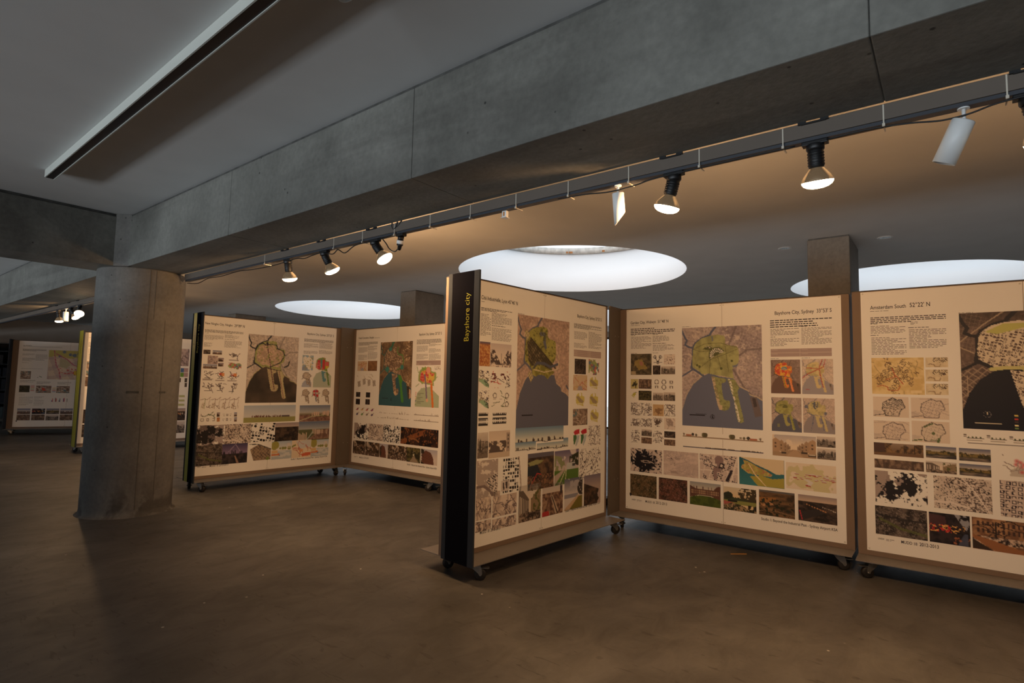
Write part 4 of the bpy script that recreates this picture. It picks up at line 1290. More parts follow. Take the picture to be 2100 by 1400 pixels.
def p_icons(c):
    for i in range(3):
        for j in range(2):
            x, y = 0.17 + i * 0.33, 0.28 + j * 0.46
            k = c.rng.rand()
            if k < 0.4:
                r = np.hypot(c.X - x, (c.Y - y) / c.asp)
                c.put(np.abs(r - 0.09) < 0.016, (110, 98, 90))
            elif k < 0.7:
                c.put(c.rect(x - 0.07, y - 0.12, x + 0.07, y + 0.12) & ~c.rect(x - 0.04, y - 0.08, x + 0.04, y + 0.08), (110, 98, 90))
            else:
                c.scribble(2, (100, 110, 80), 0.012, 1.0, (x - 0.08, y - 0.1, x + 0.08, y + 0.1))
            c.put(c.rect(x - 0.08, y + 0.17, x + 0.07, y + 0.19) * 0.6, (120, 108, 100))


def p_iconsgrey(c):
    for i in range(4):
        x = 0.05 + i * 0.25
        y = 0.25 + 0.3 * c.rng.rand()
        q = c.poly([(x, y), (x + 0.14, y - 0.06), (x + 0.16, y + 0.3), (x + 0.03, y + 0.36)])
        c.put(q * 0.6, (168, 154, 142))
        c.streets(0.3, 22, 0.14, (120, 108, 100), 0.7, q, 0.02)
        c.scribble(1, (190, 176, 160), 0.006, 1, (x, 0.05, x + 0.1, 0.3))


def p_lines(c):
    c.scribble(26, (120, 108, 106), 0.007)
    c.streets(0.9, 16, 0.06, (150, 138, 134), 0.7, c.noise(4, 2) > 0.5, 0.6)
    c.put((c.noise(24, 1) > 0.8), (90, 80, 80))


def p_plan(c):
    c.blockset(8, 0.6, (84, 74, 72), 0.0, c.rect(0.08, 0.05, 0.9, 0.95), 0.5)
    c.scribble(8, (150, 138, 134), 0.007)


def p_treesection(c):
    h = 0.60 + 0.08 * c.X * 0
    c.put((c.Y > 0.72) & (c.Y < 0.97), (150, 130, 108))
    c.put((c.Y > 0.72) & (c.Y < 0.80), (164, 148, 112))
    for x, y, r, k in ((0.015, 0.42, 0.014, (150, 136, 120)), (0.135, 0.42, 0.019, (72, 68, 62)), (0.18, 0.5, 0.016, (116, 108, 88)), (0.285, 0.38, 0.034, (110, 104, 76)), (0.3, 0.4, 0.028, (92, 86, 64)), (0.63, 0.36, 0.036, (110, 104, 76)), (0.64, 0.4, 0.03, (92, 86, 64)), (0.735, 0.5, 0.014, (140, 128, 108)), (0.775, 0.5, 0.017, (112, 104, 84)), (0.825, 0.44, 0.021, (68, 64, 60)), (0.965, 0.46, 0.015, (150, 136, 120))):
        c.put(c.circ(x, y, r), k)
        c.put(c.rect(x - 0.002, y, x + 0.002, 0.73), (80, 68, 58))
    for x0, x1 in ((0.045, 0.12), (0.845, 0.93)):
        c.put(c.rect(x0, 0.48, x1, 0.73), (176, 112, 88))
        c.put(c.rect(x0, 0.55, x1, 0.6) | c.rect(x0, 0.66, x1, 0.69), (112, 70, 58))


def p_watersection(c):
    c.put(c.Y > 0.62, (58, 60, 82))
    n = c.noise(40, 2)
    c.put((c.Y > 0.62 - 0.35 * n * np.clip(np.sin((c.X - 0.1) * 4.4), 0, 1)) & (c.Y <= 0.64), (140, 122, 92))
    c.put(c.rect(0.72, 0.42, 0.97, 0.64) & (n > 0.42), (124, 110, 84))


def p_blackcity(c):
    r = np.hypot(c.X - 0.42, (c.Y - 0.58) / c.asp * 1.1)
    n = c.noise(9, 4)
    c.fill((206, 192, 186))
    c.put((n + 0.42 - r * 1.05) > 0.56, (28, 26, 34))
    c.put((c.noise(16, 3) > 0.64) & (r > 0.2), (30, 28, 36))
    c.scribble(8, (190, 176, 170), 0.006)


def p_blackcity2(c):
    n = c.noise(7, 4)
    c.put((c.noise(4, 3) + 0.35 * np.abs(c.X - 0.5)) > 0.66, (154, 138, 134))
    c.put((n + 0.25 - np.hypot(c.X - 0.45, c.Y - 0.55) * 0.7) > 0.5, (34, 30, 34))
    c.put(c.noise(15, 3) > 0.66, (34, 30, 34))
    c.put(c.poly([(0, 0), (0.26, 0), (0.2, 0.45), (0, 0.9)]) * (n < 0.7), (164, 148, 142))


def p_mauvecity(c):
    c.fill((168, 154, 152))
    n = c.noise(6, 4)
    c.put(n > 0.56, PAPER)
    c.put(((c.noise(6, 4) + 0.35 - np.hypot(c.X - 0.38, (c.Y - 0.45) * 0.9) * 0.9) > 0.5), (34, 30, 32))
    c.put(c.noise(7, 3) > 0.63, (110, 96, 94))


def p_palecity(c):
    c.fill((202, 186, 180))
    c.two(c.noise(7, 4), (188, 172, 168), (208, 192, 186))
    c.scribble(30, (176, 160, 156), 0.008, 0.8)
    c.put(c.poly([(0.32, 0.24), (0.5, 0.27), (0.46, 0.36), (0.34, 0.33)]) * 0.6, (150, 134, 132))
    c.put(c.poly([(0.2, 0.82), (0.36, 0.8), (0.44, 0.9), (0.22, 0.92)]) * 0.7, (160, 142, 138))
    c.specks(40, 0.74, (96, 84, 84), c.circ(0.25, 0.38, 0.16))


def p_blocks(c):
    c.fill((200, 184, 178))
    c.streets(0.25, 5, 0.05, (226, 216, 208), 0.9, None, 0.4)
    c.blockset(20, 0.55, (66, 56, 60), 0.3, c.noise(4, 2) > 0.42, 0.2)
    c.put(c.circ(0.52, 0.2, 0.12) | c.rect(0.46, 0.2, 0.57, 0.55) | c.rect(0.36, 0.5, 0.56, 0.66) | c.rect(0.38, 0.6, 0.46, 0.95), (140, 118, 118))
    for q in ([(0.55, 0.3), (0.68, 0.32), (0.62, 0.52), (0.5, 0.5)], [(0.82, 0.52), (0.9, 0.54), (0.76, 0.97), (0.68, 0.95)]):
        c.put(c.poly(q), (52, 44, 50))
    c.put(c.poly([(0.57, 0.35), (0.63, 0.36), (0.6, 0.46), (0.54, 0.45)]), (214, 200, 192))
    c.put(c.line([(0.98, 0.1), (0.82, 1.0)], 0.02), (222, 210, 202))


def p_blocks2(c):
    c.blockset(9, 0.85, (34, 30, 32), 0.02, c.rect(0.12, 0.02, 0.86, 0.95), 0.25)
    c.put(c.line([(0.85, 0), (1.0, 0.95)], 0.03), (176, 162, 156))
    c.put(c.rect(0.04, 0.62, 0.4, 0.9), (206, 194, 188))
    c.put(c.poly([(0.12, 0.68), (0.18, 0.66), (0.2, 0.86), (0.14, 0.87)]) | c.poly([(0.24, 0.66), (0.34, 0.64), (0.34, 0.84), (0.26, 0.84)]), (70, 62, 62))


def p_blocks3(c):
    c.fill((200, 184, 176))
    c.blockset(6, 0.95, (40, 28, 40), 0.05, 1.0, 0.0)
    c.put(np.zeros_like(c.X), PAPER)
    ca = 6
    gx, gy = (c.X * math.cos(0.05) + c.Y / c.asp * math.sin(0.05)) * ca, (-c.X * math.sin(0.05) + c.Y / c.asp * math.cos(0.05)) * ca
    fx, fy = gx - np.floor(gx), gy - np.floor(gy)
    c.put((np.abs(fx - 0.5) < 0.2) & (np.abs(fy - 0.5) < 0.22), (214, 200, 190))


def p_blackblocks(c):
    c.blockset(8, 0.75, (22, 20, 24), 0.22, c.Y > 0.2, 0.35)
    c.blockset(8, 0.35, (22, 20, 24), 0.22, c.Y <= 0.2, 0.0)


def p_terrace(c):
    for k, y in enumerate((0.08, 0.42, 0.72)):
        c.put(c.rect(0.02, y, 0.98, y + 0.2), (38, 34, 36))
        for i in range(7):
            c.put(c.rect(0.08 + i * 0.13, y + (0.1 if k % 2 else 0.0), 0.13 + i * 0.13, y + (0.2 if k % 2 else 0.09)), PAPER)


def p_harbour(c):
    c.fill((172, 158, 152))
    c.put(c.noise(7, 4) > 0.62, (222, 212, 204))
    q = c.poly([(0.4, 0.55), (1.0, 0.36), (1.0, 0.95), (0.75, 0.9)])
    c.put(q, (214, 202, 194))
    c.blockset(13, 0.8, (40, 34, 36), 0.5, q, 0.2)
    c.put(c.line([(0.0, 0.7), (0.35, 0.7), (0.6, 0.82), (0.8, 1.0)], 0.05), (128, 112, 110))


def p_densecity(c):
    c.fill((206, 192, 182))
    c.two(c.noise(6, 3), (200, 186, 176), (214, 202, 192))
    n = c.noise(46, 2)
    c.put((n > 0.5) & (c.noise(4, 2) > 0.4), (122, 106, 100))
    c.put((n > 0.66), (64, 56, 54))
    c.put(c.line([(0.5, 0.0), (0.72, 0.4), (0.96, 1.0)], 0.012) | c.line([(0.0, 0.8), (0.3, 0.78), (0.6, 0.9)], 0.02), (222, 210, 202))


def p_speckle(c):
    c.put(c.noise(26, 2) > 0.52, (32, 28, 30))
    c.put(c.circ(0.55, 0.12, 0.12), PAPER)


def p_island(c):
    c.two(c.Y, (40, 92, 108), (60, 124, 132), 0, 1)
    c.put(c.poly([(0.36, 0.0), (1, 0.0), (1, 0.5), (0.82, 0.52), (0.7, 0.42), (0.36, 0.22), (0.2, 0.1), (0.0, 0.0)]), (214, 196, 164))
    isl = c.poly([(0.09, 0.10), (0.2, 0.14), (0.4, 0.3), (0.6, 0.42), (0.74, 0.55), (0.72, 0.62), (0.5, 0.62), (0.2, 0.58), (0.04, 0.40), (0.06, 0.3), (0.12, 0.25)])
    c.two(c.noise(10, 3), (160, 150, 78), (190, 176, 104), mask=isl)
    c.specks(26, 0.62, (176, 112, 88), isl, 0.9)
    c.put(c.poly([(0.24, 0.68), (0.5, 0.62), (0.75, 0.7), (1.0, 0.64), (1.0, 1.0), (0.42, 1.0)]), (166, 156, 70))
    c.put(c.line([(0.22, 0.24), (0.36, 0.6), (0.6, 0.98)], 0.012), (222, 204, 160))


def p_townsketch(c):
    c.fill((222, 208, 190))
    g = (c.noise(6, 3) + 0.45 - np.hypot((c.X - 0.5), (c.Y - 0.65) * 1.1) * 0.95) > 0.5
    c.put(g * 0.6, (190, 184, 126))
    for _ in range(34):
        x, y = c.rng.uniform(0.12, 0.95), c.rng.uniform(0.36, 0.6)
        w = c.rng.uniform(0.04, 0.09)
        c.put(c.rect(x, y, x + w, y + 0.03), (206, 196, 190))
        c.put(c.rect(x, y + 0.03, x + w, y + 0.055), (170, 84, 70))
    c.put(c.poly([(0.36, 0.6), (0.44, 0.58), (0.56, 0.68), (0.5, 0.82), (0.4, 0.78), (0.46, 0.7)]), (214, 208, 204))
    c.put(c.poly([(0.4, 0.78), (0.5, 0.82), (0.5, 0.87), (0.4, 0.84)]), (176, 90, 80))


def aerial(c, a, b, st):
    c.two(c.noise(9, 5), a, b)
    c.streets(0.5, 12, 0.07, st, 0.5, c.noise(4, 2) > 0.4, 0.8)
    c.specks(40, 0.68, tuple(min(255, v + 50) for v in b), 1.0, 0.7)


def p_aerial(c):
    aerial(c, (52, 48, 30), (104, 84, 58), (120, 100, 80))


def p_aerialred(c):
    aerial(c, (48, 36, 30), (104, 66, 56), (120, 92, 70))


def p_aerialgrey(c):
    aerial(c, (44, 38, 36), (98, 86, 80), (130, 116, 106))
    c.put(c.line([(0.1, 0.45), (0.5, 0.72), (1.0, 0.85)], 0.03) * 0.7, (96, 104, 56))
    c.put(c.line([(0.0, 0.3), (0.6, 0.4), (1.0, 0.42)], 0.02) * 0.7, (40, 36, 36))


def p_duskaerial(c):
    c.two(c.Y, (150, 140, 146), (190, 170, 160), 0, 0.25)
    c.two(c.noise(9, 5), (34, 28, 28), (84, 68, 56), mask=c.Y > 0.24)


def p_nightaerial(c):
    c.two(c.noise(5, 4), (22, 16, 18), (58, 38, 32))
    c.put(c.line([(0.0, 0.95), (0.25, 0.62), (0.5, 0.35), (0.65, 0.2)], 0.045) * (c.noise(20, 2) > 0.4), (126, 76, 46))
    c.put(c.line([(0.25, 0.62), (0.42, 0.66), (0.5, 0.8)], 0.014), (132, 92, 60))
    c.specks(40, 0.7, (176, 110, 60), 1.0, 0.7)


def p_manor(c):
    c.two(c.Y, (146, 150, 156), (196, 184, 168), 0, 0.3)
    c.put(c.poly([(0, 0.15), (0.06, 0.2), (0.2, 0.28), (0.78, 0.28), (0.88, 0.12), (1, 0.1), (1, 0.7), (0.7, 0.55), (0.3, 0.55), (0, 0.68)]), (96, 66, 56))
    for i in range(14):
        for j in (0.34, 0.44):
            c.put(c.rect(0.06 + i * 0.065, j, 0.085 + i * 0.065, j + 0.06), (190, 160, 130))
    for x in (0.12, 0.22, 0.42, 0.6, 0.7):
        c.put(c.rect(x, 0.18, x + 0.025, 0.3), (84, 58, 50))
    c.put(c.Y > 0.56 + 0.5 * (c.X - 0.5) ** 2, (78, 92, 34))
    c.put((c.Y > 0.56 + 0.5 * (c.X - 0.5) ** 2) * (c.noise(6, 3) > 0.55) * 0.5, (52, 66, 26))


def p_garden(c):
    c.two(c.Y, (206, 196, 176), (216, 190, 150), 0, 0.4)
    c.put((c.Y > 0.46 - 0.06 * c.noise(20, 2)) & (c.Y < 0.56), (58, 66, 44))
    c.put(((np.hypot((c.X - 0.8), (c.Y - 0.25)) < 0.34 + 0.1 * (c.noise(14, 3) - 0.5)) & (c.noise(18, 3) > 0.4)) | c.rect(0.9, 0.2, 0.98, 0.9), (66, 58, 40))
    c.put((np.hypot(c.X - 0.14, (c.Y - 0.36)) < 0.15), (46, 50, 34))
    c.put((c.Y > 0.55) & (c.Y < 0.72), (134, 136, 76))
    c.put(c.rect(0.13, 0.55, 0.42, 0.62), (36, 30, 30))
    c.put(c.poly([(0, 0.6), (0.45, 0.7), (0.2, 0.8), (0, 0.82)]), (170, 92, 86))
    c.two(c.noise(26, 2), (44, 46, 30), (166, 140, 110), mask=c.Y > 0.78 - 0.1 * np.sin(c.X * 5))
    c.put((c.X > 0.75) & (c.Y > 0.7) & (c.noise(10, 3) > 0.4), (40, 36, 28))


def p_fields(c):
    c.two(c.noise(7, 4, 0.4), (58, 46, 32), (120, 90, 60))
    c.put((c.Y < 0.08), (96, 92, 92))
    c.put(c.poly([(0, 0.3), (0.5, 0.26), (0.45, 0.4), (0.0, 0.55)]), (150, 104, 56))
    c.put(c.poly([(0.05, 0.55), (0.35, 0.46), (0.42, 0.54), (0.1, 0.66)]) * (c.noise(20, 2) > 0.4), (186, 138, 100))
    c.put(c.line([(0, 0.85), (0.3, 0.75), (1, 0.9)], 0.008), (140, 110, 80))
    c.specks(14, 0.62, (40, 42, 26), c.Y > 0.3)


def p_roofs(c):
    c.two(c.Y, (150, 136, 136), (206, 180, 158), 0, 0.28)
    c.two(c.noise(12, 4, 0.5), (36, 30, 28), (86, 68, 58), mask=c.Y > 0.24)
    c.put(c.poly([(0.02, 0.65), (0.5, 0.5), (0.7, 0.62), (0.1, 0.98), (0.02, 0.95)]), (52, 46, 46))
    c.put(c.line([(0.04, 0.62), (0.1, 0.95)], 0.014), (170, 50, 56))
    c.put(c.line([(0.2, 0.34), (0.76, 0.58)], 0.014) * (np.sin(c.X * 90) > -0.3), (186, 134, 92))
    c.put(c.line([(0.62, 0.38), (0.96, 0.52)], 0.016) * (np.sin(c.X * 120) > 0), (200, 186, 170))


def p_street(c):
    c.two(c.Y + 0.2 * c.noise(4, 3), (176, 170, 176), (226, 208, 184), 0.05, 0.55)
    c.put((c.noise(5, 3) > 0.6) & (c.Y < 0.45), (224, 208, 190))
    for s in (-1, 1):
        x, w, h = 0.5 + s * 0.5, 0.16, 0.42
        top = 0.24
        for k in range(5):
            x2 = x - s * w
            col = (176 - 8 * k, 146 - 6 * k, 118 - 4 * k)
            c.put(c.poly([(x, 0.82 - k * 0.035), (x, top), ((x + x2) / 2, top - 0.10 + k * 0.012), (x2, top + 0.02), (x2, 0.8 - k * 0.04)]), col)
            for wy in (0.12, 0.28):
                c.put(c.rect(min(x, x2) + w * 0.35, top + wy, min(x, x2) + w * 0.6, top + wy + 0.09 - k * 0.01), (96, 78, 66))
            x, w, top = x2, w * 0.68, top + 0.075
    c.put(c.Y > 0.80 - 0.25 * np.clip(1 - np.abs(c.X - 0.5) * 3.0, 0, 1) * 0.6, (164, 138, 112))
    c.put(c.poly([(0.5, 0.66), (0.56, 0.66), (0.72, 1.0), (0.3, 1.0)]), (180, 152, 124))
    for x, y, w in ((0.2, 0.8, 0.12), (0.66, 0.74, 0.14), (0.82, 0.86, 0.17)):
        c.put(c.rect(x, y, x + w, y + 0.08), (70, 60, 54))
    c.put(c.rect(0.84, 0.82, 0.98, 0.88), (196, 182, 166))


def p_table(c):
    c.fill((168, 148, 146))
    for i in range(4):
        y = 0.12 + i * 0.25
        c.put(c.rect(0.0, y + 0.12, 1.0, y + 0.145), (196, 178, 170))
        for x in (0.02, 0.52):
            c.put(c.rect(x, y, x + 0.1, y + 0.05) * 0.6, (206, 190, 182))
    c.put(c.rect(0.49, 0, 0.495, 1), (190, 172, 166))


def p_fieldorange(c):
    c.two(c.Y, (140, 96, 84), (196, 136, 84), 0.05, 0.7)
    c.two(c.noise(10, 4), (156, 88, 58), (206, 160, 104), mask=c.Y > 0.12)
    c.put(c.Y < 0.06, (110, 96, 110))


def p_avenue(c):
    c.two(c.Y, (196, 184, 184), (222, 208, 196), 0, 0.6)
    for s in (-1, 1):
        m = (np.abs(c.X - 0.5) * 1.7 > (0.75 - c.Y) * 0.9 + 0.12) & (c.Y > 0.28) & (c.Y < 0.9) & ((c.X - 0.5) * s > 0)
        c.put(m * (c.noise(12, 3) > 0.42), (86, 74, 72))
    c.put(c.rect(0.50, 0.42, 0.52, 0.86), (96, 84, 80))
    c.put((c.Y > 0.84) & (c.noise(14, 3) > 0.5), (150, 134, 128))


def p_plangreen(c):
    c.put(c.poly([(0.0, 0.45), (0.6, 0.55), (1, 0.8), (1, 1), (0.6, 0.9), (0.2, 0.7), (0, 0.66)]), (146, 178, 150))
    q = c.poly([(0.45, 0.5), (1.0, 0.4), (1, 0.95), (0.7, 0.9)])
    c.blockset(9, 0.85, (40, 40, 40), 0.5, q, 0.1)
    c.put((c.noise(9, 3) > 0.6) & (c.Y < 0.45), (84, 72, 84))
    c.scribble(6, (150, 136, 120), 0.012)


def p_planred(c):
    c.put((c.noise(10, 3) > 0.56) & (c.Y < 0.5) & (c.Y > 0.12), (106, 58, 58))
    c.blockset(16, 0.8, (50, 40, 44), 0.5, c.poly([(0.7, 0.55), (1.0, 0.4), (1, 0.95), (0.85, 0.95)]), 0.1)
    c.scribble(8, (196, 84, 76), 0.008)
    c.scribble(6, (96, 84, 84), 0.008)


def p_bwtrees(c):
    c.two(c.Y, (206, 190, 176), (220, 204, 188), 0, 0.5)
    c.put((c.noise(7, 4) > 0.42) & (c.Y > 0.38) & (c.Y < 0.8), (92, 80, 76))
    c.put(c.rect(0.82, 0.08, 1.0, 0.8), (166, 150, 140))
    for j in range(4):
        c.put(c.rect(0.88, 0.15 + j * 0.15, 0.95, 0.23 + j * 0.15), (90, 80, 76))
    c.put(c.Y > 0.8, (196, 178, 160))


def p_bwsketch(c):
    c.two(c.noise(8, 4), (186, 168, 158), (222, 206, 194))
    c.scribble(24, (104, 90, 92), 0.010)
    c.put((c.noise(9, 3) > 0.6) & (c.Y > 0.4), (122, 106, 104))
    c.put(c.rect(0, 0.68, 1, 0.72), PAPER)


def p_coast(c):
    c.two(c.noise(9, 4), (56, 44, 40), (110, 86, 66))
    c.put(c.poly([(0, 0.35), (0.35, 0.3), (0.5, 0.6), (0.3, 0.6), (0.15, 0.85), (0, 1.0)]), (44, 48, 56))
    c.put(c.poly([(0, 0.25), (0.3, 0.18), (0.6, 0.22), (0.45, 0.3), (0.1, 0.34)]), (146, 146, 100))
    c.put((c.Y < 0.12), (96, 92, 104))
    c.put(c.line([(0.1, 0.9), (0.35, 0.56), (0.5, 0.6)], 0.012), (176, 60, 56))
    c.specks(30, 0.6, (150, 110, 84), c.Y > 0.6, 0.8)


def p_tram(c):
    c.two(c.Y, (104, 96, 126), (196, 182, 180), 0, 0.5)
    c.put((c.noise(5, 3) > 0.6) & (c.Y < 0.5), (206, 196, 196))
    c.put(c.poly([(0, 0.12), (0.35, 0.2), (0.45, 0.5), (0.3, 0.6), (0, 0.72)]) * (c.noise(10, 2) > 0.35), (136, 142, 104))
    c.put(c.poly([(0.6, 0.2), (1, 0.08), (1, 0.5), (0.6, 0.45)]) * (c.noise(12, 3) > 0.4), (46, 50, 34))
    c.put(c.Y > 0.58, (84, 116, 50))
    c.put(c.poly([(0, 0.72), (0.4, 0.55), (0.45, 0.55), (0.0, 1.0)]), (176, 160, 150))
    for p in (((0.45, 0.58), (0.2, 1.0)), ((0.48, 0.58), (0.44, 1.0))):
        c.put(c.line(p, 0.012), (206, 200, 176))
    c.put(c.rect(0.5, 0.38, 0.85, 0.58), (186, 190, 190))
    c.put(c.rect(0.72, 0.41, 0.84, 0.5), (70, 74, 78))


def p_streetday(c):
    c.two(c.Y, (196, 188, 182), (216, 200, 182), 0, 0.4)
    c.put(c.poly([(0, 0.12), (0.2, 0.15), (0.45, 0.4), (0.45, 0.8), (0, 1)]), (104, 92, 84))
    c.put(c.poly([(1, 0.1), (0.8, 0.2), (0.55, 0.42), (0.55, 0.75), (1, 0.95)]), (140, 120, 96))
    c.put((c.noise(10, 3) > 0.55) & (c.Y > 0.1) & (c.X > 0.55), (90, 92, 52))
    for i in range(6):
        c.put(c.rect(0.05 + i * 0.07, 0.3 + i * 0.03, 0.075 + i * 0.07, 0.9 - i * 0.05), (206, 194, 180))
    c.two(c.noise(16, 3), (52, 42, 38), (160, 140, 124), mask=c.Y > 0.75)


def p_park(c):
    c.two(c.Y, (186, 180, 184), (206, 190, 176), 0, 0.3)
    c.two(c.noise(12, 4), (86, 62, 54), (160, 130, 108), mask=c.Y > 0.28)
    c.put(c.poly([(0.38, 0.35), (0.48, 0.35), (0.8, 0.9), (0.62, 0.98)]), (180, 158, 140))
    c.put(c.line([(0.45, 0.4), (0.72, 0.95)], 0.02), (46, 40, 36))
    c.put(c.rect(0.85, 0.1, 0.95, 0.35), (60, 52, 56))
    c.put(c.poly([(0, 0.86), (0.3, 0.84), (0.35, 0.98), (0, 1)]), (176, 60, 60))


def p_beach(c):
    c.two(c.Y, (96, 98, 118), (206, 196, 192), 0, 0.5)
    c.put((c.noise(5, 3) > 0.55) & (c.Y < 0.4), (170, 164, 170))
    c.put(c.rect(0, 0.5, 0.75, 0.62), (140, 140, 152))
    c.put(c.poly([(0, 0.95), (0.75, 0.55), (0.8, 0.6), (0.25, 1.0), (0, 1)]), (196, 166, 136))
    c.put(c.poly([(0.25, 1.0), (0.8, 0.6), (1.0, 0.6), (1, 1)]), (116, 106, 46))
    c.put((np.hypot(c.X - 0.95, c.Y - 0.35) < 0.24) & (c.noise(12, 3) > 0.35), (56, 50, 48))


def p_dusk(c):
    c.two(c.Y, (120, 112, 130), (176, 156, 150), 0, 0.4)
    c.two(c.noise(8, 4), (44, 34, 32), (98, 74, 56), mask=(c.Y > 0.4 - 0.3 * (0.5 - c.X)) & (c.X < 0.75 + 0.2 * c.noise(6, 2)))


def p_skysection(c):
    c.two(c.Y, (112, 140, 166), (206, 206, 196), 0.05, 0.7)
    c.put(c.Y > 0.86, PAPER)
    c.put(c.line([(0, 0.86), (0.5, 0.85), (0.62, 0.93), (0.75, 0.86), (1, 0.84)], 0.004), (50, 44, 44))
    for i in range(16):
        x = c.rng.rand()
        h = c.rng.uniform(0.06, 0.28)
        c.put(c.rect(x, 0.86 - h, x + c.rng.uniform(0.015, 0.05), 0.86), (76, 66, 60))


def p_skylinelines(c):
    for y0 in (0.38, 0.9):
        h = c.val(90, 1) ** 3 * 0.28 * np.clip(np.sin(c.X * 7 + y0 * 5) + 0.5, 0.1, 1)
        c.put((c.Y < y0) & (c.Y > y0 - 0.03 - h) & (c.val(140, 1) > 0.55), (140, 124, 108))
        c.put(c.rect(0, y0, 1, y0 + 0.025), (120, 106, 94))


def p_use2(c):
    m = (c.noise(4, 3) + 0.45 - np.hypot(c.X - 0.5, c.Y - 0.5)) > 0.5
    c.put(m, (150, 166, 110))
    c.put(m & (c.noise(6, 2) > 0.55), (186, 96, 90))
    c.put(m & (c.noise(6, 2) > 0.64), (96, 120, 150))
    c.scribble(4, (120, 110, 110), 0.012)


def p_roadmap(c):
    c.fill((206, 184, 158))
    c.scribble(14, (186, 110, 96), 0.010)
    c.scribble(12, (196, 170, 110), 0.010)
    c.put(c.poly([(0.3, 1), (0.36, 0.72), (0.6, 0.7), (0.7, 1)]), (160, 156, 168))


def p_brownmap(c):
    c.two(c.noise(5, 3), (122, 88, 60), (146, 108, 74))
    c.put(c.rect(0, 0.86, 1, 0.92), (92, 64, 44))


def p_yellowsite(c):
    s = [(0.08 + (x - 0.13) * 1.4, 0.02 + (y - 0.08) * 2.05) for x, y in SITE]
    c.put(c.poly(s), (206, 196, 110))
    q = c.poly([(0.1, 0.3), (0.3, 0.22), (0.85, 0.6), (0.7, 0.72), (0.4, 0.66)])
    c.put(q * 0.9, (166, 150, 128))
    c.streets(0.6, 16, 0.12, (140, 124, 100), 0.7, q, 0.1)
    c.put(c.circ(0.5, 0.14, 0.1), PAPER)
    c.put(c.rect(0.25, 0.74, 0.75, 0.78), PAPER)


def p_satellite(c):
    c.two(c.noise(8, 4), (110, 92, 82), (168, 148, 134))
    c.scribble(8, (196, 182, 168), 0.010)
    c.put((c.noise(5, 3) > 0.66), (92, 120, 128))


def p_satred(c):
    p_satellite(c)
    c.put(c.poly([(0.35, 0.3), (0.5, 0.25), (0.7, 0.75), (0.45, 0.7)]), (206, 84, 62))


def p_redgreen(c):
    for x in (0.03, 0.53):
        c.put(c.poly([(x, 0.2), (x + 0.12, 0.1), (x + 0.4, 0.05), (x + 0.42, 0.3), (x + 0.1, 0.35)]), (190, 50, 62))
        c.put(c.poly([(x, 0.36), (x + 0.2, 0.34), (x + 0.22, 0.5), (x + 0.1, 0.85), (x + 0.02, 0.84)]), (70, 112, 70))
        c.put(c.poly([(x + 0.24, 0.36), (x + 0.42, 0.4), (x + 0.34, 0.7), (x + 0.2, 0.95), (x + 0.14, 0.9)]), (178, 188, 196))


def p_yellowcity(c):
    c.two(c.noise(6, 4), (206, 178, 120), (224, 202, 150))
    c.scribble(14, (176, 152, 104), 0.005)
    core = (c.noise(8, 3) + 0.5 - np.hypot((c.X - 0.5), (c.Y - 0.45) * 0.9) * 1.3) > 0.6
    c.blockset(30, 0.85, (96, 66, 48), 0.5, core, 0.2)
    for p in (((0.28, 0.6), (0.4, 0.55), (0.48, 0.5), (0.6, 0.72)), ((0.4, 0.3), (0.46, 0.5))):
        c.put(c.line(p, 0.006), (186, 96, 62))
    c.put(c.line([(0.1, 0.8), (0.2, 0.76), (0.3, 0.8), (0.32, 0.9), (0.5, 0.9), (0.55, 0.78)], 0.004), (180, 92, 62))
    c.put(c.rect(0.74, 0.88, 0.95, 0.95) * 0.6, (236, 220, 180))


def p_greycity(c):
    c.two(c.noise(6, 3), (206, 190, 158), (220, 206, 176))
    c.blockset(20, 0.85, (82, 62, 52), 0.5, c.poly([(0.32, 0.0), (1, 0), (0.96, 0.4), (0.7, 0.55), (0.34, 0.45)]), 0.1)
    c.put(c.line([(0.1, 0.75), (0.2, 0.66), (0.38, 0.72), (0.42, 0.95), (0.62, 0.92), (0.68, 0.72)], 0.008), (150, 124, 96))


def city_shape(c, fill, edge):
    q = [(0.28, 0.3), (0.55, 0.04), (0.68, 0.15), (0.8, 0.12), (0.9, 0.5), (0.76, 0.68), (0.72, 0.95), (0.34, 0.92), (0.32, 0.74), (0.26, 0.66)]
    m = c.poly(q)
    c.put(m * 0.5, fill)
    c.put(c.line(q + [q[0]], 0.008), edge)
    c.put(c.poly([(0.0, 0.92), (0.3, 0.84), (0.3, 0.88), (0.0, 0.96)]), edge)
    c.put(c.poly([(0.0, 0.66), (0.26, 0.72), (0.2, 0.84), (0.0, 0.9)]) * 0.4, (176, 164, 160))
    return m


def p_cityoutline(c):
    c.fill((216, 202, 188))
    m = city_shape(c, (196, 182, 170), (84, 74, 72))
    c.blockset(28, 0.85, (60, 54, 54), 0.4, m & (c.Y < 0.6), 0.2)
    c.blockset(20, 0.5, (120, 108, 100), 0.1, m & (c.Y >= 0.6), 0.2)


def p_outline(c):
    c.fill((216, 202, 188))
    m = city_shape(c, (204, 188, 176), (112, 98, 96))
    c.streets(0.3, 9, 0.05, (130, 114, 112), 0.7, m, 0.3)
    c.scribble(8, (190, 174, 164), 0.006)


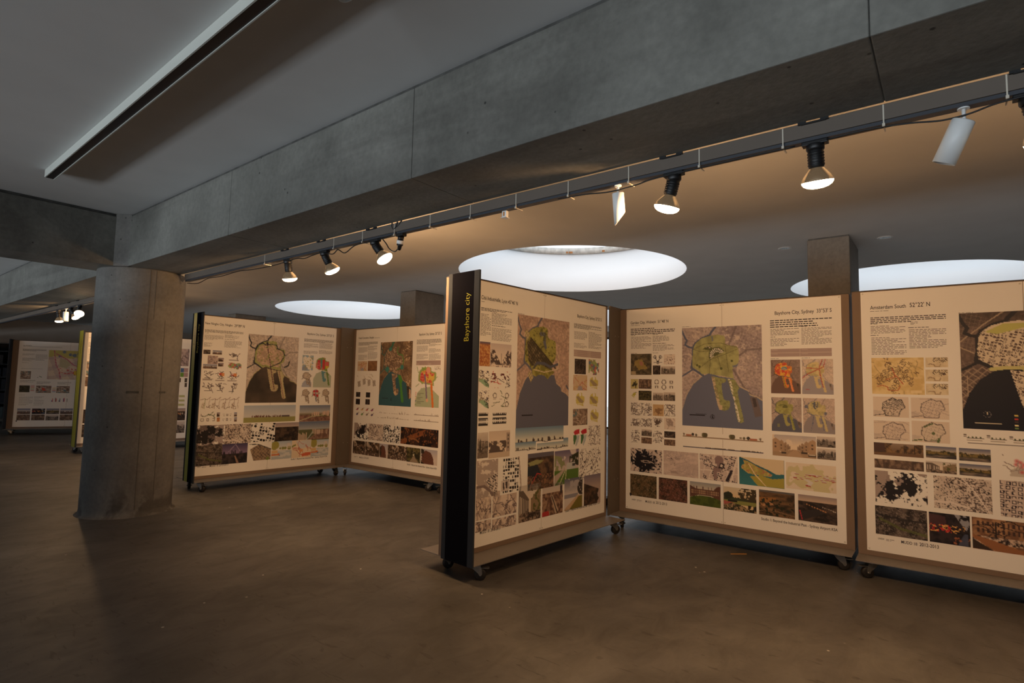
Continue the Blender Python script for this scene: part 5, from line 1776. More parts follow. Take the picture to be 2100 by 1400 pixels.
def p_greenoutline(c):
    c.fill((216, 202, 188))
    m = city_shape(c, (204, 192, 176), (96, 86, 80))
    c.put(c.line([(0.34, 0.28), (0.56, 0.1)], 0.02) | c.circ(0.58, 0.56, 0.05) | c.poly([(0.68, 0.78), (0.76, 0.78), (0.72, 1.0), (0.67, 0.98)]), (84, 104, 62))
    c.put(c.rect(0.48, 0.86, 0.68, 0.9) | c.poly([(0.0, 0.92), (0.3, 0.85), (0.3, 0.9), (0.0, 0.97)]), (84, 104, 62))
    c.streets(0.3, 9, 0.05, (150, 134, 126), 0.6, m, 0.3)


def p_parkdusk(c):
    c.two(c.Y, (150, 130, 116), (110, 86, 64), 0, 0.8)
    c.two(c.noise(14, 4), (60, 46, 38), (136, 106, 74), mask=c.noise(4, 2) > 0.42)
    c.put(c.rect(0.0, 0.0, 0.22, 0.7), (78, 58, 54))
    for x in (0.62, 0.65, 0.82):
        c.put(c.rect(x, 0.1, x + 0.018, 0.9), (36, 30, 30))
    c.put((c.Y > 0.78), (112, 86, 66))


def p_lake(c):
    c.two(c.Y, (92, 98, 126), (200, 184, 164), 0, 0.5)
    c.put((c.Y > 0.45 - 0.25 * (c.noise(6, 3) - 0.3)) & (c.Y < 0.75), (60, 56, 38))
    c.put((c.Y > 0.5 - 0.25 * (c.noise(10, 3) - 0.3)) & (c.Y < 0.7) & (c.noise(9, 3) > 0.5), (122, 104, 62))
    c.two(c.noise(8, 3, 0.3), (56, 52, 56), (130, 116, 104), mask=c.Y > 0.74)


def p_canalnight(c):
    c.two(c.noise(6, 3), (26, 20, 26), (54, 44, 46))
    c.put(c.poly([(0.62, 0.0), (0.9, 0.0), (1.0, 0.25), (0.92, 0.5), (0.8, 0.3)]) * (c.noise(10, 2) > 0.4), (150, 150, 160))
    c.put(c.poly([(0.0, 0.05), (0.4, 0.1), (0.45, 0.45), (0, 0.55)]) * 0.8, (84, 54, 58))
    m = (c.Y > 0.38) & (c.Y < 0.62) & (c.X < 0.9)
    c.specks(22, 0.62, (196, 50, 50), m & (c.X < 0.55))
    c.specks(26, 0.66, (222, 170, 100), m)
    c.put(c.poly([(0.7, 1.0), (0.86, 0.6), (0.95, 0.6), (0.95, 1.0)]) * 0.6, (96, 108, 140))
    c.specks(14, 0.68, (200, 120, 80), (c.Y > 0.6) & (c.X > 0.6), 0.7)


def p_canalday(c):
    c.two(c.noise(8, 3), (118, 84, 62), (176, 134, 98))
    for i in range(12):
        for j in range(2):
            c.put(c.rect(0.08 + i * 0.08, 0.1 + j * 0.22, 0.115 + i * 0.08, 0.24 + j * 0.22), (70, 50, 44))
    c.put(c.rect(0.36, 0.1, 0.39, 0.72), (50, 38, 34))
    c.scribble(10, (50, 38, 34), 0.008, 1, (0.15, 0.05, 0.6, 0.4))
    c.two(c.noise(26, 2), (44, 34, 34), (206, 180, 160), mask=(c.Y > 0.56) & (c.Y < 0.8))
    c.put(c.poly([(0, 0.55), (0.3, 0.66), (1.0, 0.98), (1, 1), (0.35, 0.98), (0, 0.64)]), (150, 100, 66))
    c.put(c.poly([(0, 0.68), (0.34, 1.0), (0, 1.0)]), (56, 44, 38))


def p_sections(c):
    for x0, w in ((0.0, 0.32), (0.36, 0.3), (0.7, 0.3)):
        c.put(c.rect(x0, 0.12, x0 + 0.05, 0.5) & (np.sin(c.Y * 70) > 0), (110, 98, 92))
        c.put(c.rect(x0 + 0.05, 0.5, x0 + w, 0.54), (90, 80, 76))
        for i in range(4):
            c.put(c.circ(x0 + 0.08 + i * 0.06, 0.42, 0.014), (86, 96, 60))
        c.put(c.rect(x0 + 0.05, 0.66, x0 + w - 0.03, 0.68) | c.rect(x0 + 0.08, 0.74, x0 + w - 0.08, 0.76), (150, 136, 126))
    c.put(c.rect(0.06, 0.86, 1.0, 0.92), (62, 54, 56))


def p_reddots(c):
    c.put(c.poly([(0.2, 1.0), (0.25, 0.7), (0.45, 0.55), (0.7, 0.6), (0.7, 1.0)]), (196, 188, 178))
    for x, y in ((0.42, 0.3), (0.52, 0.36), (0.4, 0.46), (0.55, 0.55), (0.56, 0.78), (0.62, 0.45)):
        r = np.hypot(c.X - x, (c.Y - y) / c.asp)
        c.put(np.clip(1 - r / 0.1, 0, 1) * 0.9, (196, 74, 78))
    c.scribble(8, (160, 146, 140), 0.006)


def p_skyline(c):
    c.two(c.Y, (96, 106, 140), (206, 196, 190), 0, 0.5)
    h = 0.35 + 0.3 * c.val(18, 1)
    c.put(c.Y > 1 - h, (96, 84, 84))
    c.put((c.Y > 0.8), (84, 70, 60))
    c.specks(20, 0.6, (150, 110, 86), c.Y > 0.6, 0.8)


def p_mauvemap(c):
    c.two(c.noise(5, 3), (196, 178, 172), (150, 132, 132))
    c.scribble(8, (112, 98, 100), 0.008)


def p_sketch(c, red=False):
    c.scribble(9, (110, 96, 96), 0.014, 1, (0.15, 0.05, 0.8, 0.6))
    c.put(c.circ(0.45, 0.32, 0.13) * (c.noise(9, 2) > 0.45), (190, 76, 62) if red else (104, 92, 84))
    if red:
        c.put(c.rect(0.55, 0.2, 0.78, 0.5) * 0.9, (220, 140, 80))
    c.put(c.rect(0.2, 0.7, 0.65, 0.74), (70, 62, 62))
    for i in range(3):
        c.put(c.rect(0.02, 0.82 + i * 0.055, 0.75 + 0.2 * c.rng.rand(), 0.84 + i * 0.055) * 0.6, (120, 106, 102))


def p_sketchred(c):
    p_sketch(c, True)


def p_rivers(c):
    g = (166, 150, 144)
    c.put(c.line([(0.0, 0.25), (0.25, 0.2), (0.45, 0.12), (0.52, 0.22), (0.7, 0.2), (0.95, 0.02)], 0.018), g)
    c.put(c.line([(0.46, 0.14), (0.44, 0.5), (0.38, 0.95)], 0.02), (150, 160, 120) if c.rng.rand() > 0.5 else g)
    q = c.poly([(0.18, 0.5), (0.42, 0.45), (0.36, 0.95), (0.08, 0.9)])
    c.put(q * 0.4, (196, 180, 160))
    c.streets(0.2, 14, 0.1, (150, 134, 124), 0.8, q, 0.05)
    c.put(c.line([(0.9, 0.2), (0.82, 0.6), (0.88, 0.9)], 0.01), (190, 176, 166))
    c.scribble(2, (150, 134, 124), 0.012, 1, (0.6, 0.7, 0.8, 0.9))


def p_towers(c):
    c.two(c.Y, (96, 110, 138), (176, 176, 176), 0, 0.45)
    c.put(c.Y > 0.42, (92, 96, 66))
    c.two(c.noise(20, 2), (112, 86, 78), (146, 118, 104), mask=c.poly([(0.5, 0.5), (1, 0.42), (1, 0.95), (0.3, 0.95), (0.6, 0.6)]))
    for i in range(22):
        x = 0.42 + 0.56 * c.rng.rand()
        c.put(c.rect(x, 0.42 + 0.1 * (x - 0.4), x + 0.022, 0.62 + 0.1 * c.rng.rand()), (196, 172, 156))
    for i in range(7):
        x = 0.0 + 0.04 * i
        c.put(c.rect(x, 0.58 + 0.05 * (i % 3), x + 0.028, 1.0), (204, 182, 164))
    c.put(c.line([(0.45, 0.55), (0.35, 0.8), (0.25, 1.0)], 0.014), (170, 176, 170))


def p_towers2(c):
    c.two(c.Y, (110, 122, 146), (186, 184, 180), 0, 0.5)
    c.put(c.Y > 0.46, (150, 140, 124))
    c.put(c.Y > 0.56, (96, 96, 62))
    c.two(c.noise(18, 2), (112, 82, 72), (146, 112, 98), mask=(c.Y > 0.7) | c.poly([(0.0, 0.6), (0.4, 0.6), (0.3, 0.72), (0, 0.75)]))
    for i in range(26):
        x = 0.34 + 0.62 * c.rng.rand()
        t = 0.42 - 0.12 * (x - 0.3) + 0.05 * c.rng.rand()
        c.put(c.rect(x, t, x + 0.026, t + 0.22 + 0.35 * max(0, x - 0.7)), (206, 178, 160))
    c.put(c.line([(0.0, 0.95), (0.4, 0.7), (0.75, 0.62)], 0.012), (186, 178, 150))


def p_grasssection(c):
    c.two(c.Y, (166, 178, 194), (200, 200, 200), 0, 0.6)
    c.put(c.Y > 0.70, (150, 148, 92))
    h = c.val(120, 1)
    m = (np.abs(c.X - 0.33) < 0.18) | (np.abs(c.X - 0.62) < 0.09)
    c.put((c.Y > 0.68 - 0.12 * h) & (c.Y < 0.71) & m & (h > 0.35), (112, 80, 72))
    c.put(c.rect(0.72, 0.60, 0.88, 0.70), (84, 70, 78))
    c.put(c.rect(0, 0.69, 1, 0.71), (62, 70, 60))


def p_nightcity(c):
    c.two(c.Y, (66, 60, 92), (130, 110, 140), 0, 0.45)
    c.two(c.noise(10, 3), (28, 26, 32), (66, 56, 58), mask=c.Y > 0.5)
    for i in range(16):
        x = c.rng.rand()
        c.put(c.rect(x, 0.5 - 0.2 * c.rng.rand() ** 2, x + 0.04, 0.55), (44, 40, 50))
    c.put(c.poly([(0.48, 0.6), (0.52, 0.6), (0.68, 1.0), (0.58, 1.0)]), (150, 120, 104))
    c.put(c.line([(0.25, 0.4), (0.5, 0.05)], 0.008) | c.line([(0.7, 0.4), (0.52, 0.05)], 0.008), (156, 140, 166))


def p_gridblock(c):
    q = c.poly([(0.05, 0.32), (0.42, 0.06), (1.0, 0.38), (0.98, 1.0), (0.22, 1.0)])
    c.put(q, (166, 144, 120))
    c.streets(0.75, 9, 0.09, (70, 60, 56), 0.85, q, 0.05)
    c.streets(0.75, 27, 0.14, (120, 98, 84), 0.6, q, 0.05)
    c.put(c.line([(0.0, 0.03), (0.42, 0.06), (1.0, 0.38)], 0.016), (60, 62, 56))
    c.put(c.circ(0.85, 0.92, 0.08), (120, 134, 70))


def p_watercolour(c):
    c.two(c.Y, (166, 182, 198), (222, 214, 206), 0, 0.45)
    c.put((np.hypot(c.X - 0.16, (c.Y - 0.22) * 0.8) < 0.17 + 0.05 * c.noise(8, 2)), (156, 150, 78))
    for x, r in ((0.42, 0.05), (0.55, 0.07), (0.66, 0.06), (0.86, 0.09)):
        c.put(c.circ(x, 0.4, r), (132, 136, 70))
    c.put(c.rect(0.74, 0.12, 0.92, 0.4) * 0.5, (226, 206, 196))
    c.put(c.Y > 0.52, (176, 184, 190))
    c.put((c.noise(12, 2, 0.3) > 0.55) & (c.Y > 0.56), (206, 206, 204))
    c.put(c.rect(0.0, 0.5, 0.3, 0.66), (214, 178, 130))
    c.put(c.poly([(0.0, 0.7), (0.4, 0.68), (0.4, 0.78), (0.0, 0.8)]), (206, 122, 72))
    c.put(c.rect(0.36, 0.76, 0.42, 0.82), (90, 100, 140))


def p_watercolour2(c):
    c.fill((222, 204, 178))
    c.put(c.poly([(0.2, 0.05), (1, 0), (1, 0.4), (0.4, 0.5)]) * 0.7, (190, 196, 206))
    c.put(c.poly([(0, 0.3), (0.2, 0.2), (0.2, 0.3), (0, 0.4)]), (130, 136, 74))
    c.scribble(10, (186, 108, 90), 0.014, 1, (0.2, 0.2, 0.9, 0.6))
    c.put(c.poly([(0.36, 0.55), (0.6, 0.52), (0.55, 0.68), (0.4, 0.66)]), (216, 150, 100))
    c.put(c.poly([(0.5, 0.8), (0.75, 0.72), (1, 0.72), (1, 0.9), (0.55, 0.95)]), (206, 104, 72))


def p_coastmap(c):
    c.fill((150, 172, 190))
    c.put(c.poly([(0.05, 0.15), (0.3, 0.1), (0.5, 0.2), (0.7, 0.12), (0.9, 0.3), (0.78, 0.95), (0.5, 0.9), (0.45, 0.65), (0.1, 0.6)]) | (c.noise(5, 3) > 0.55), (230, 224, 214))
    c.put(c.poly([(0.0, 1.0), (0.05, 0.75), (0.3, 0.65), (0.5, 0.85), (0.5, 1)]), (140, 150, 170))
    c.specks(12, 0.68, (170, 160, 70), 1.0)


def p_colouricons(c):
    cols = [(176, 96, 120), (216, 180, 120), (190, 96, 96), (146, 60, 106), (70, 66, 120), (110, 160, 90), (160, 150, 146), (104, 90, 130)]
    for i in range(8):
        x, y = 0.1 + (i % 4) * 0.265, 0.22 + (i // 4) * 0.52
        c.put(c.poly([(x - 0.07, y + 0.08), (x, y - 0.12), (x + 0.07, y - 0.14), (x + 0.06, y + 0.04), (x, y + 0.14)]), cols[i])
        c.put(c.line([(x, y), (x + 0.1, y - 0.18)], 0.006), (120, 106, 100))


def p_streetdark(c):
    c.two(c.Y, (206, 192, 176), (150, 130, 112), 0, 0.5)
    c.two(c.noise(9, 4), (38, 30, 26), (104, 82, 62), mask=(c.noise(5, 3) > 0.36) | (c.Y > 0.4))
    c.put((c.Y > 0.72), (90, 74, 64))
    c.specks(14, 0.66, (206, 186, 166), c.Y > 0.4, 0.8)


def p_tower(c):
    c.two(c.Y, (170, 168, 182), (206, 192, 184), 0, 0.6)
    q = c.poly([(0.05, 1), (0.05, 0.25), (0.3, 0.08), (0.6, 0.2), (0.75, 0.55), (0.8, 1)])
    c.put(q, (120, 78, 62))
    c.put(q & (np.sin((c.Y * 1.0 - c.X * 0.4) * 60) > 0.3), (66, 44, 40))
    c.put((c.X < 0.2) & (c.noise(8, 3) > 0.45), (48, 42, 32))


def p_treeavenue(c):
    c.two(c.noise(8, 4), (44, 42, 28), (112, 102, 62))
    c.put(c.poly([(0.44, 0.25), (0.56, 0.25), (0.56, 0.6), (0.44, 0.6)]) * (c.noise(8, 2) > 0.4), (206, 196, 166))
    c.put(c.poly([(0.46, 0.6), (0.56, 0.6), (0.9, 1), (0.2, 1)]), (150, 132, 110))


def p_pondsmap(c):
    c.fill((222, 206, 186))
    c.streets(0.06, 26, 0.10, (176, 150, 156), 0.8, c.Y > 0.22, 0.1)
    c.put(c.poly([(0, 0), (1, 0), (1, 0.2), (0.6, 0.28), (0.2, 0.2), (0, 0.24)]), (196, 188, 110))
    for x, y, r in ((0.42, 0.05, 0.05), (0.58, 0.14, 0.05), (0.7, 0.16, 0.06), (0.82, 0.1, 0.05), (0.3, 0.2, 0.04)):
        c.put(c.circ(x, y, r), (112, 128, 150))
    c.put(c.poly([(0.3, 0.26), (0.55, 0.34), (0.62, 0.46), (0.5, 0.62), (0.3, 0.56)]), (190, 182, 150))
    for p in (((0.14, 0.0), (0.18, 0.3), (0.22, 0.5), (0.32, 0.75), (0.36, 1.0)), ((0.2, 0.12), (0.5, 0.3), (0.7, 0.5), (1.0, 0.6))):
        c.put(c.line(p, 0.012), (190, 96, 124))
    c.specks(20, 0.64, (200, 90, 90), c.rect(0.3, 0.62, 0.8, 0.8))
    c.put(c.rect(0.72, 0.7, 0.84, 0.84), (220, 186, 70))
    c.put(c.circ(0.73, 0.84, 0.02), (40, 36, 40))


def p_legend(c):
    for i, k in enumerate([(200, 80, 80), (206, 110, 100), (210, 180, 110), (170, 160, 120), (200, 80, 80), (90, 120, 170)]):
        c.put(c.rect(0.05, 0.02 + i * 0.165, 0.95, 0.09 + i * 0.165), k)


def p_bars(c):
    for i in range(5):
        x = 0.04 + i * 0.2
        for k, col in enumerate(((120, 110, 110), (70, 90, 140), (196, 60, 56))):
            h = c.rng.uniform(0.3, 0.9)
            c.put(c.rect(x + k * 0.025, 1 - h, x + 0.022 + k * 0.025, 1.0), col)


def flat(col):
    def f(c):
        c.fill(col)
    return f


p_blue, p_mauve, p_green = flat((76, 104, 150)), flat((176, 146, 146)), flat((104, 146, 62))


def p_greenoval(c):
    c.put((c.X - 0.5) ** 2 + (c.Y - 0.5) ** 2 < 0.24, (176, 178, 120))


KIND_NAME = {}
for k in ('map_w', 'map_l', 'map_n', 'map_s', 'map_a'):
    KIND_NAME[k] = 'master_plan_map'
for k in ('map_use', 'map_pale', 'map_green', 'map_sea', 'map_mini', 'map_line', 'map_red', 'map_colour', 'map_colour2', 'roadmap', 'brownmap', 'pondsmap', 'coastmap', 'mauvemap', 'yellowcity', 'greycity', 'cityoutline', 'outline', 'greenoutline', 'use2', 'yellowsite', 'redgreen', 'rivers', 'reddots'):
    KIND_NAME[k] = 'small_map'
for k in ('blackcity', 'blackcity2', 'mauvecity', 'palecity', 'blocks', 'blocks2', 'blocks3', 'blackblocks', 'harbour', 'densecity', 'speckle', 'terrace', 'plan', 'plangreen', 'planred'):
    KIND_NAME[k] = 'city_plan'
for k in ('icons', 'iconsgrey', 'rings', 'radial', 'lines', 'sketch', 'sketchred', 'colouricons', 'legend', 'bars', 'greenblob', 'yellowblob', 'tanblob', 'darkblob', 'greyblob', 'greenoval', 'blue', 'mauve', 'green', 'black'):
    KIND_NAME[k] = 'diagram'
for k in ('treesection', 'watersection', 'skysection', 'skylinelines', 'sections', 'grasssection'):
    KIND_NAME[k] = 'section_drawing'
KIND_NAME['table'] = 'text_table'


def picture(parent, box, kind, cell, seed, d=0.0016):
    u0, v0, u1, v1 = box
    w, h = u1 - u0, v1 - v0
    nx, ny = max(4, int(w / cell) + 1), max(4, int(h / cell) + 1)
    c = Canvas(nx, ny, w / h, seed)
    globals()['p_' + kind](c)
    img = np.clip(c.img, 0, 255) / 255.0
    lin = np.where(img > 0.04045, ((img + 0.055) / 1.055) ** 2.4, img / 12.92)
    name = KIND_NAME.get(kind, 'photograph')
    co = np.stack([u0 + c.X * w, np.full(c.X.shape, -d), v1 - c.Y * h], -1).reshape(-1, 3)
    idx = np.arange(nx * ny).reshape(ny, nx)
    q = np.stack([idx[:-1, :-1], idx[1:, :-1], idx[1:, 1:], idx[:-1, 1:]], -1).reshape(-1, 4)
    me = bpy.data.meshes.new(name)
    me.vertices.add(nx * ny)
    me.vertices.foreach_set('co', co.ravel())
    nf = len(q)
    me.loops.add(nf * 4)
    me.loops.foreach_set('vertex_index', q.ravel().astype(np.int32))
    me.polygons.add(nf)
    me.polygons.foreach_set('loop_start', np.arange(0, nf * 4, 4, dtype=np.int32))
    me.update(calc_edges=True)
    at = me.color_attributes.new('Col', 'FLOAT_COLOR', 'POINT')
    at.data.foreach_set('color', np.concatenate([lin.reshape(-1, 3), np.ones((nx * ny, 1))], 1).astype(np.float32).ravel())
    me.materials.append(M['printed'])
    o = bpy.data.objects.new(name, me)
    C.objects.link(o)
    o.parent = parent
    return o


def text_block(parent, box, nlines, weight, seed, d=0.0016):
    """small print: lines of word-long strokes too fine to read"""
    u0, v0, u1, v1 = box
    if v1 < v0:
        v0, v1 = v1, v0
    rng = random.Random(seed)
    pitch = (v1 - v0) / max(nlines, 1)
    pitch = max(pitch, 0.008)
    th = min(pitch * (0.46 if weight == 2 else 0.34), 0.007 if weight == 2 else 0.0045)
    m = MB()
    for i in range(nlines):
        z = v1 - (i + 0.5) * pitch
        end = u1 if i < nlines - 1 and rng.random() > 0.25 else u0 + (u1 - u0) * rng.uniform(0.45, 0.95)
        if nlines == 1:
            end = u1
        x = u0
        while x < end - 0.004:
            w = min(rng.uniform(0.010, 0.034), end - x)
            m.add([(x, -d, z - th / 2), (x + w, -d, z - th / 2), (x + w, -d, z + th / 2), (x, -d, z + th / 2)], [(0, 1, 2, 3)])
            x += w + 0.005
    o = mesh_obj('text_block', m.v, m.f, M['ink'] if weight == 2 else M['ink_soft'], parent)
    return o


def poster(key, label, cell, off=0.0):
    x, y, a = PANELS[key]
    e = tag(empty('exhibition_poster', (x, y, Z_POSTER), a), label, 'poster', 'exhibition posters pinned to the panels')
    half = POSTER_W / 2
    seam = 0.0012
    for s0, s1 in ((0.0, half - seam), (half + seam, POSTER_W)):
        MB().box(s0, s1, -0.0010, -0.0002, 0.0, POSTER_H).build('paper_sheet', M['paper'], e)
    for px in (0.012, half - 0.012, half + 0.012, POSTER_W - 0.012):
        for pz in (0.012, POSTER_H - 0.012):
            MB().lathe([(0.006, 0), (0.005, 0.003)], 10, Matrix.Translation((px, -0.001, pz)) @ Matrix.Rotation(math.pi / 2, 4, 'X')).build('pin', M['pin'], e)
    lay = LAYOUT[key]
    for i, (u0, v, u1, s) in enumerate(lay['T']):
        o = text_mesh('title' if i == 0 else 'caption', s, u1 - u0, M['ink'], e, plane_matrix(u0, v, 0.0018), 1.32, 0.009)
    for i, b in enumerate(lay['B']):
        text_block(e, b[:4], b[4], b[5], i * 13 + ord(key))
    for i, b in enumerate(lay['X']):
        u0, v0, u1, v1 = b[:4]
        u0, u1 = max(u0, 0.004), min(u1, POSTER_W - 0.004)
        v0, v1 = max(v0, 0.004), min(v1, POSTER_H - 0.004)
        if u1 - u0 < 0.012 or v1 - v0 < 0.008:
            continue
        picture(e, (u0, v0, u1, v1), b[4], cell, ord(key) * 100 + i, 0.0015 + 0.0002 * (i % 3))
    if key in 'WANP':                       # university crest beside its name
        uu = {'W': 0.040, 'A': 0.055, 'N': 0.058, 'P': 0.05}[key]
        vv = {'W': 0.108, 'A': 0.112, 'N': 0.103, 'P': 0.10}[key]
        m = MB()
        m.prism([(uu - 0.002, vv + 0.03), (uu + 0.016, vv + 0.03), (uu + 0.016, vv + 0.012), (uu + 0.007, vv), (uu - 0.002, vv + 0.012)], 0.0012, 0.0018, Matrix.Rotation(math.pi / 2, 4, 'X'))
        m.build('crest', M['ink'], e)
    return e




poster('W', 'poster headed Garden City, Welwyn with a large olive-green site map', 0.0042)
poster('L', 'poster headed Cité Industrielle, Lyon, beside the black Bayshore city sign', 0.0042)
poster('A', 'poster headed Amsterdam South with a nearly black master plan, at the right edge', 0.0042)
poster('N', 'poster headed New Ningbo City, with watercolour boats along its lower edge', 0.006)
poster('S', 'poster headed French Concession, Shanghai with a teal bay on its map', 0.006)
poster('R', 'poster almost wholly hidden behind the round column', 0.014)
poster('P', 'most distant poster, headed the PONDS, with a yellow street map', 0.012)


# ------------------------------------------------------------------ lighting track and lamps
TX = 2.206                                  # track centre line


def trunking(y0, y1, label):
    e = tag(empty('lighting_trunking', (TX, (y0 + y1) / 2, ZB - 0.062)), label, 'lighting track')
    h = (y1 - y0) / 2
    MB().box(-0.026, 0.026, -h, h, 0.006, 0.0605).build('channel', M['trunk'], e, bevel=0.002)
    MB().box(-0.018, 0.018, -h, h, -0.006, 0.006).build('track_rail', M['track'], e)
    y = y0 + 0.3
    k = 0
    while y < y1 - 0.1:
        MB().box(-0.008, 0.008, y - (y0 + y1) / 2 - 0.01, y - (y0 + y1) / 2 + 0.01, 0.058, 0.064).build('hanger', M['black'], e)
        if y < 4.5:
            yy = y - (y0 + y1) / 2 + 0.11
            t = MB()
            t.box(-0.0275, -0.026, yy - 0.002, yy + 0.002, -0.014, 0.058).box(-0.0275, 0.028, yy - 0.002, yy + 0.002, -0.016, -0.013).box(-0.032, -0.026, yy - 0.004, yy + 0.004, -0.018, -0.008)
            t.build('cable_tie', M['tie'], e)
        y += 0.31 if y < 3 else 0.9
        k += 1
    return e


trunking(-4.6, 5.60, 'grey trunking with a lighting track along the near stretch of the long beam')
trunking(6.31, 18.6, 'grey trunking along the long beam beyond the round column')


def axis_matrix(d, hint=None):
    """rotation taking local -Z to d (and local X towards hint)"""
    d = Vector(d).normalized()
    if hint is None:
        return d.to_track_quat('-Z', 'Y').to_matrix().to_4x4()
    z = -d
    x = (Vector(hint) - z * z.dot(Vector(hint))).normalized()
    y = z.cross(x)
    return Matrix(((x.x, y.x, z.x, 0), (x.y, y.y, z.y, 0), (x.z, y.z, z.z, 0), (0, 0, 0, 1)))


LAT, FWD = Vector((0.615, -0.788, 0)), Vector((0.787, 0.617, 0))


def reflector_lamp(y, a, b, label, watts=1.0, throw=(1.0, 0.0, 0.22), fill_amt=1.0):
    d = Vector((0, 0, -1)) + LAT * a + FWD * b
    z = ZB - 0.068
    e = tag(empty('reflector_lamp', (TX, y, z)), label, 'lamp', 'reflector lamps on the track')
    MB().box(-0.016, 0.016, -0.042, 0.042, -0.014, 0.0).lathe([(0.026, -0.036), (0.030, -0.030), (0.030, -0.014)], 20).build('mount', M['black'], e, bevel=0.002)
    cl = MB()
    for s in (-1, 1):
        cl.box(-0.036, -0.026, s * 0.036 - 0.013, s * 0.036 + 0.013, 0.060, 0.072)
    cl.box(-0.034, -0.028, -0.04, 0.04, 0.058, 0.064)
    cl.build('clip', M['black'], e)
    R = axis_matrix(d)
    T = Matrix.Translation((0, 0, -0.026)) @ R
    s = MB()
    s.lathe([(0.020, 0.0), (0.026, -0.006), (0.0265, -0.062), (0.024, -0.068)], 24, T)
    for k in range(5):
        s.lathe([(0.0262, -0.014 - k * 0.010), (0.0280, -0.016 - k * 0.010), (0.0280, -0.019 - k * 0.010), (0.0262, -0.021 - k * 0.010)], 24, T, cap0=False, cap1=False)
    s.build('socket', M['black'], e)
    bulb = MB().lathe([(0.019, -0.064), (0.024, -0.070), (0.034, -0.082), (0.045, -0.096), (0.0510, -0.108), (0.0525, -0.116)], 36, T, cap0=False, cap1=False).build('bulb', M['chrome'], e)
    MB().lathe([(0.0525, -0.116), (0.0515, -0.122), (0.046, -0.130), (0.034, -0.137), (0.018, -0.141), (0.001, -0.142)], 36, T, cap0=False, cap1=True).build('lens', M['lens'], bulb)
    sp = bpy.data.lights.new('lamp_beam', 'SPOT')
    sp.energy = LAMP_W * watts
    sp.color = LAMP_COL
    sp.spot_size = math.radians(160)
    sp.spot_blend = 0.9
    sp.shadow_soft_size = 0.04
    so = bpy.data.objects.new('lamp_beam', sp)
    C.objects.link(so)
    so.parent = e
    so.matrix_local = Matrix.Translation(T @ Vector((0, 0, -0.16))) @ axis_matrix(d.normalized() + Vector((0.38, 0, 0)))
    # second spot added beside the bulb to brighten the panels and ceiling
    pt = bpy.data.lights.new('lamp_fill', 'SPOT')
    pt.energy = FILL_W * fill_amt
    pt.color = LAMP_COL
    pt.spot_size = math.radians(160)
    pt.spot_blend = 0.7
    pt.shadow_soft_size = 0.03
    po = bpy.data.objects.new('lamp_fill', pt)
    C.objects.link(po)
    po.parent = e
    po.matrix_local = Matrix.Translation(T @ Vector((0, 0, -0.15)) + Vector((0.07, 0, 0.02))) @ axis_matrix(throw)
    return e


reflector_lamp(0.359, 0.17, 0.22, 'lit reflector lamp hanging straight down right of the middle of the track', 1.25, fill_amt=0.72)
reflector_lamp(0.886, -0.20, 0.25, 'lit reflector lamp beside the slanted white spotlight', 1.25, (0.62, 0.78, 0.15), 1.15)
reflector_lamp(3.861, 0.08, 0.25, 'lit reflector lamp nearest the round column on the near track', 1.0, (0.74, 0.66, 0.12), 2.2)
reflector_lamp(3.393, 0.48, 0.30, 'lit reflector lamp tilted right, middle of the three near the column', 1.0, (0.78, 0.62, 0.12), 1.9)
reflector_lamp(2.847, 0.72, -0.10, 'lit reflector lamp with its glowing face turned out, beside the hanging plug', 1.0, fill_amt=0.5)
reflector_lamp(-0.215, 0.55, 0.20, 'lit reflector lamp cut off by the right edge of the picture', 1.0, fill_amt=0.7)
reflector_lamp(9.724, 0.08, 0.15, 'lit reflector lamp at the far left end, beyond the column, hanging down', 1.0, (0.3, 1.0, 0.0), 1.5)
reflector_lamp(9.16, 0.75, 0.10, 'lit reflector lamp beyond the column, tilted right beside the glaring one', 1.0, (0.3, 1.0, 0.0), 0.9)
reflector_lamp(8.78, 0.55, -0.80, 'glaring reflector lamp beyond the column, aimed at the viewer', 0.4)


def white_spot(x, y, z, d, label, length=0.135, rad=0.031, stem=0.045, cut=0.0):
    e = tag(empty('cylinder_spotlight', (x, y, z)), label, 'spotlight', 'white cylinder spotlights')
    MB().lathe([(0.0055, 0.0), (0.0055, -stem)], 12).lathe([(0.016, -0.006), (0.016, 0.0)], 16).build('stem', M['white'], e)
    T = Matrix.Translation((0, 0, -stem + 0.006)) @ axis_matrix(d, LAT)
    n = 32
    vs, fs = [], []
    for k, (r, t) in enumerate(((rad - 0.004, 0.0), (rad, -0.003), (rad, -1), (rad - 0.003, -1), (rad - 0.003, -0.9))):
        for i in range(n):
            a = 2 * math.pi * i / n
            zz = t if t > -0.5 else (-length + (cut * math.cos(a)) if t == -1 else -length * 0.7 + cut * 0.3 * math.cos(a))
            vs.append(T @ Vector((r * math.cos(a), r * math.sin(a), zz)))
    for k in range(4):
        for i in range(n):
            j = (i + 1) % n
            fs.append((k * n + i, k * n + j, (k + 1) * n + j, (k + 1) * n + i))
    fs.append(tuple(range(n)))
    m = MB()
    m.add(vs, fs, True)
    m.sm[-1] = False
    m.build('barrel', M['white'], e)
    MB().lathe([(rad - 0.003, -length * 0.74), (rad - 0.003, -length * 0.72)], 24, T).build('glass', M['lens_off'], e)
    MB().box(-0.004, 0.004, -0.012, 0.006, -0.010, 0.001, T).build('knuckle_slot', M['black'], e)
    return e


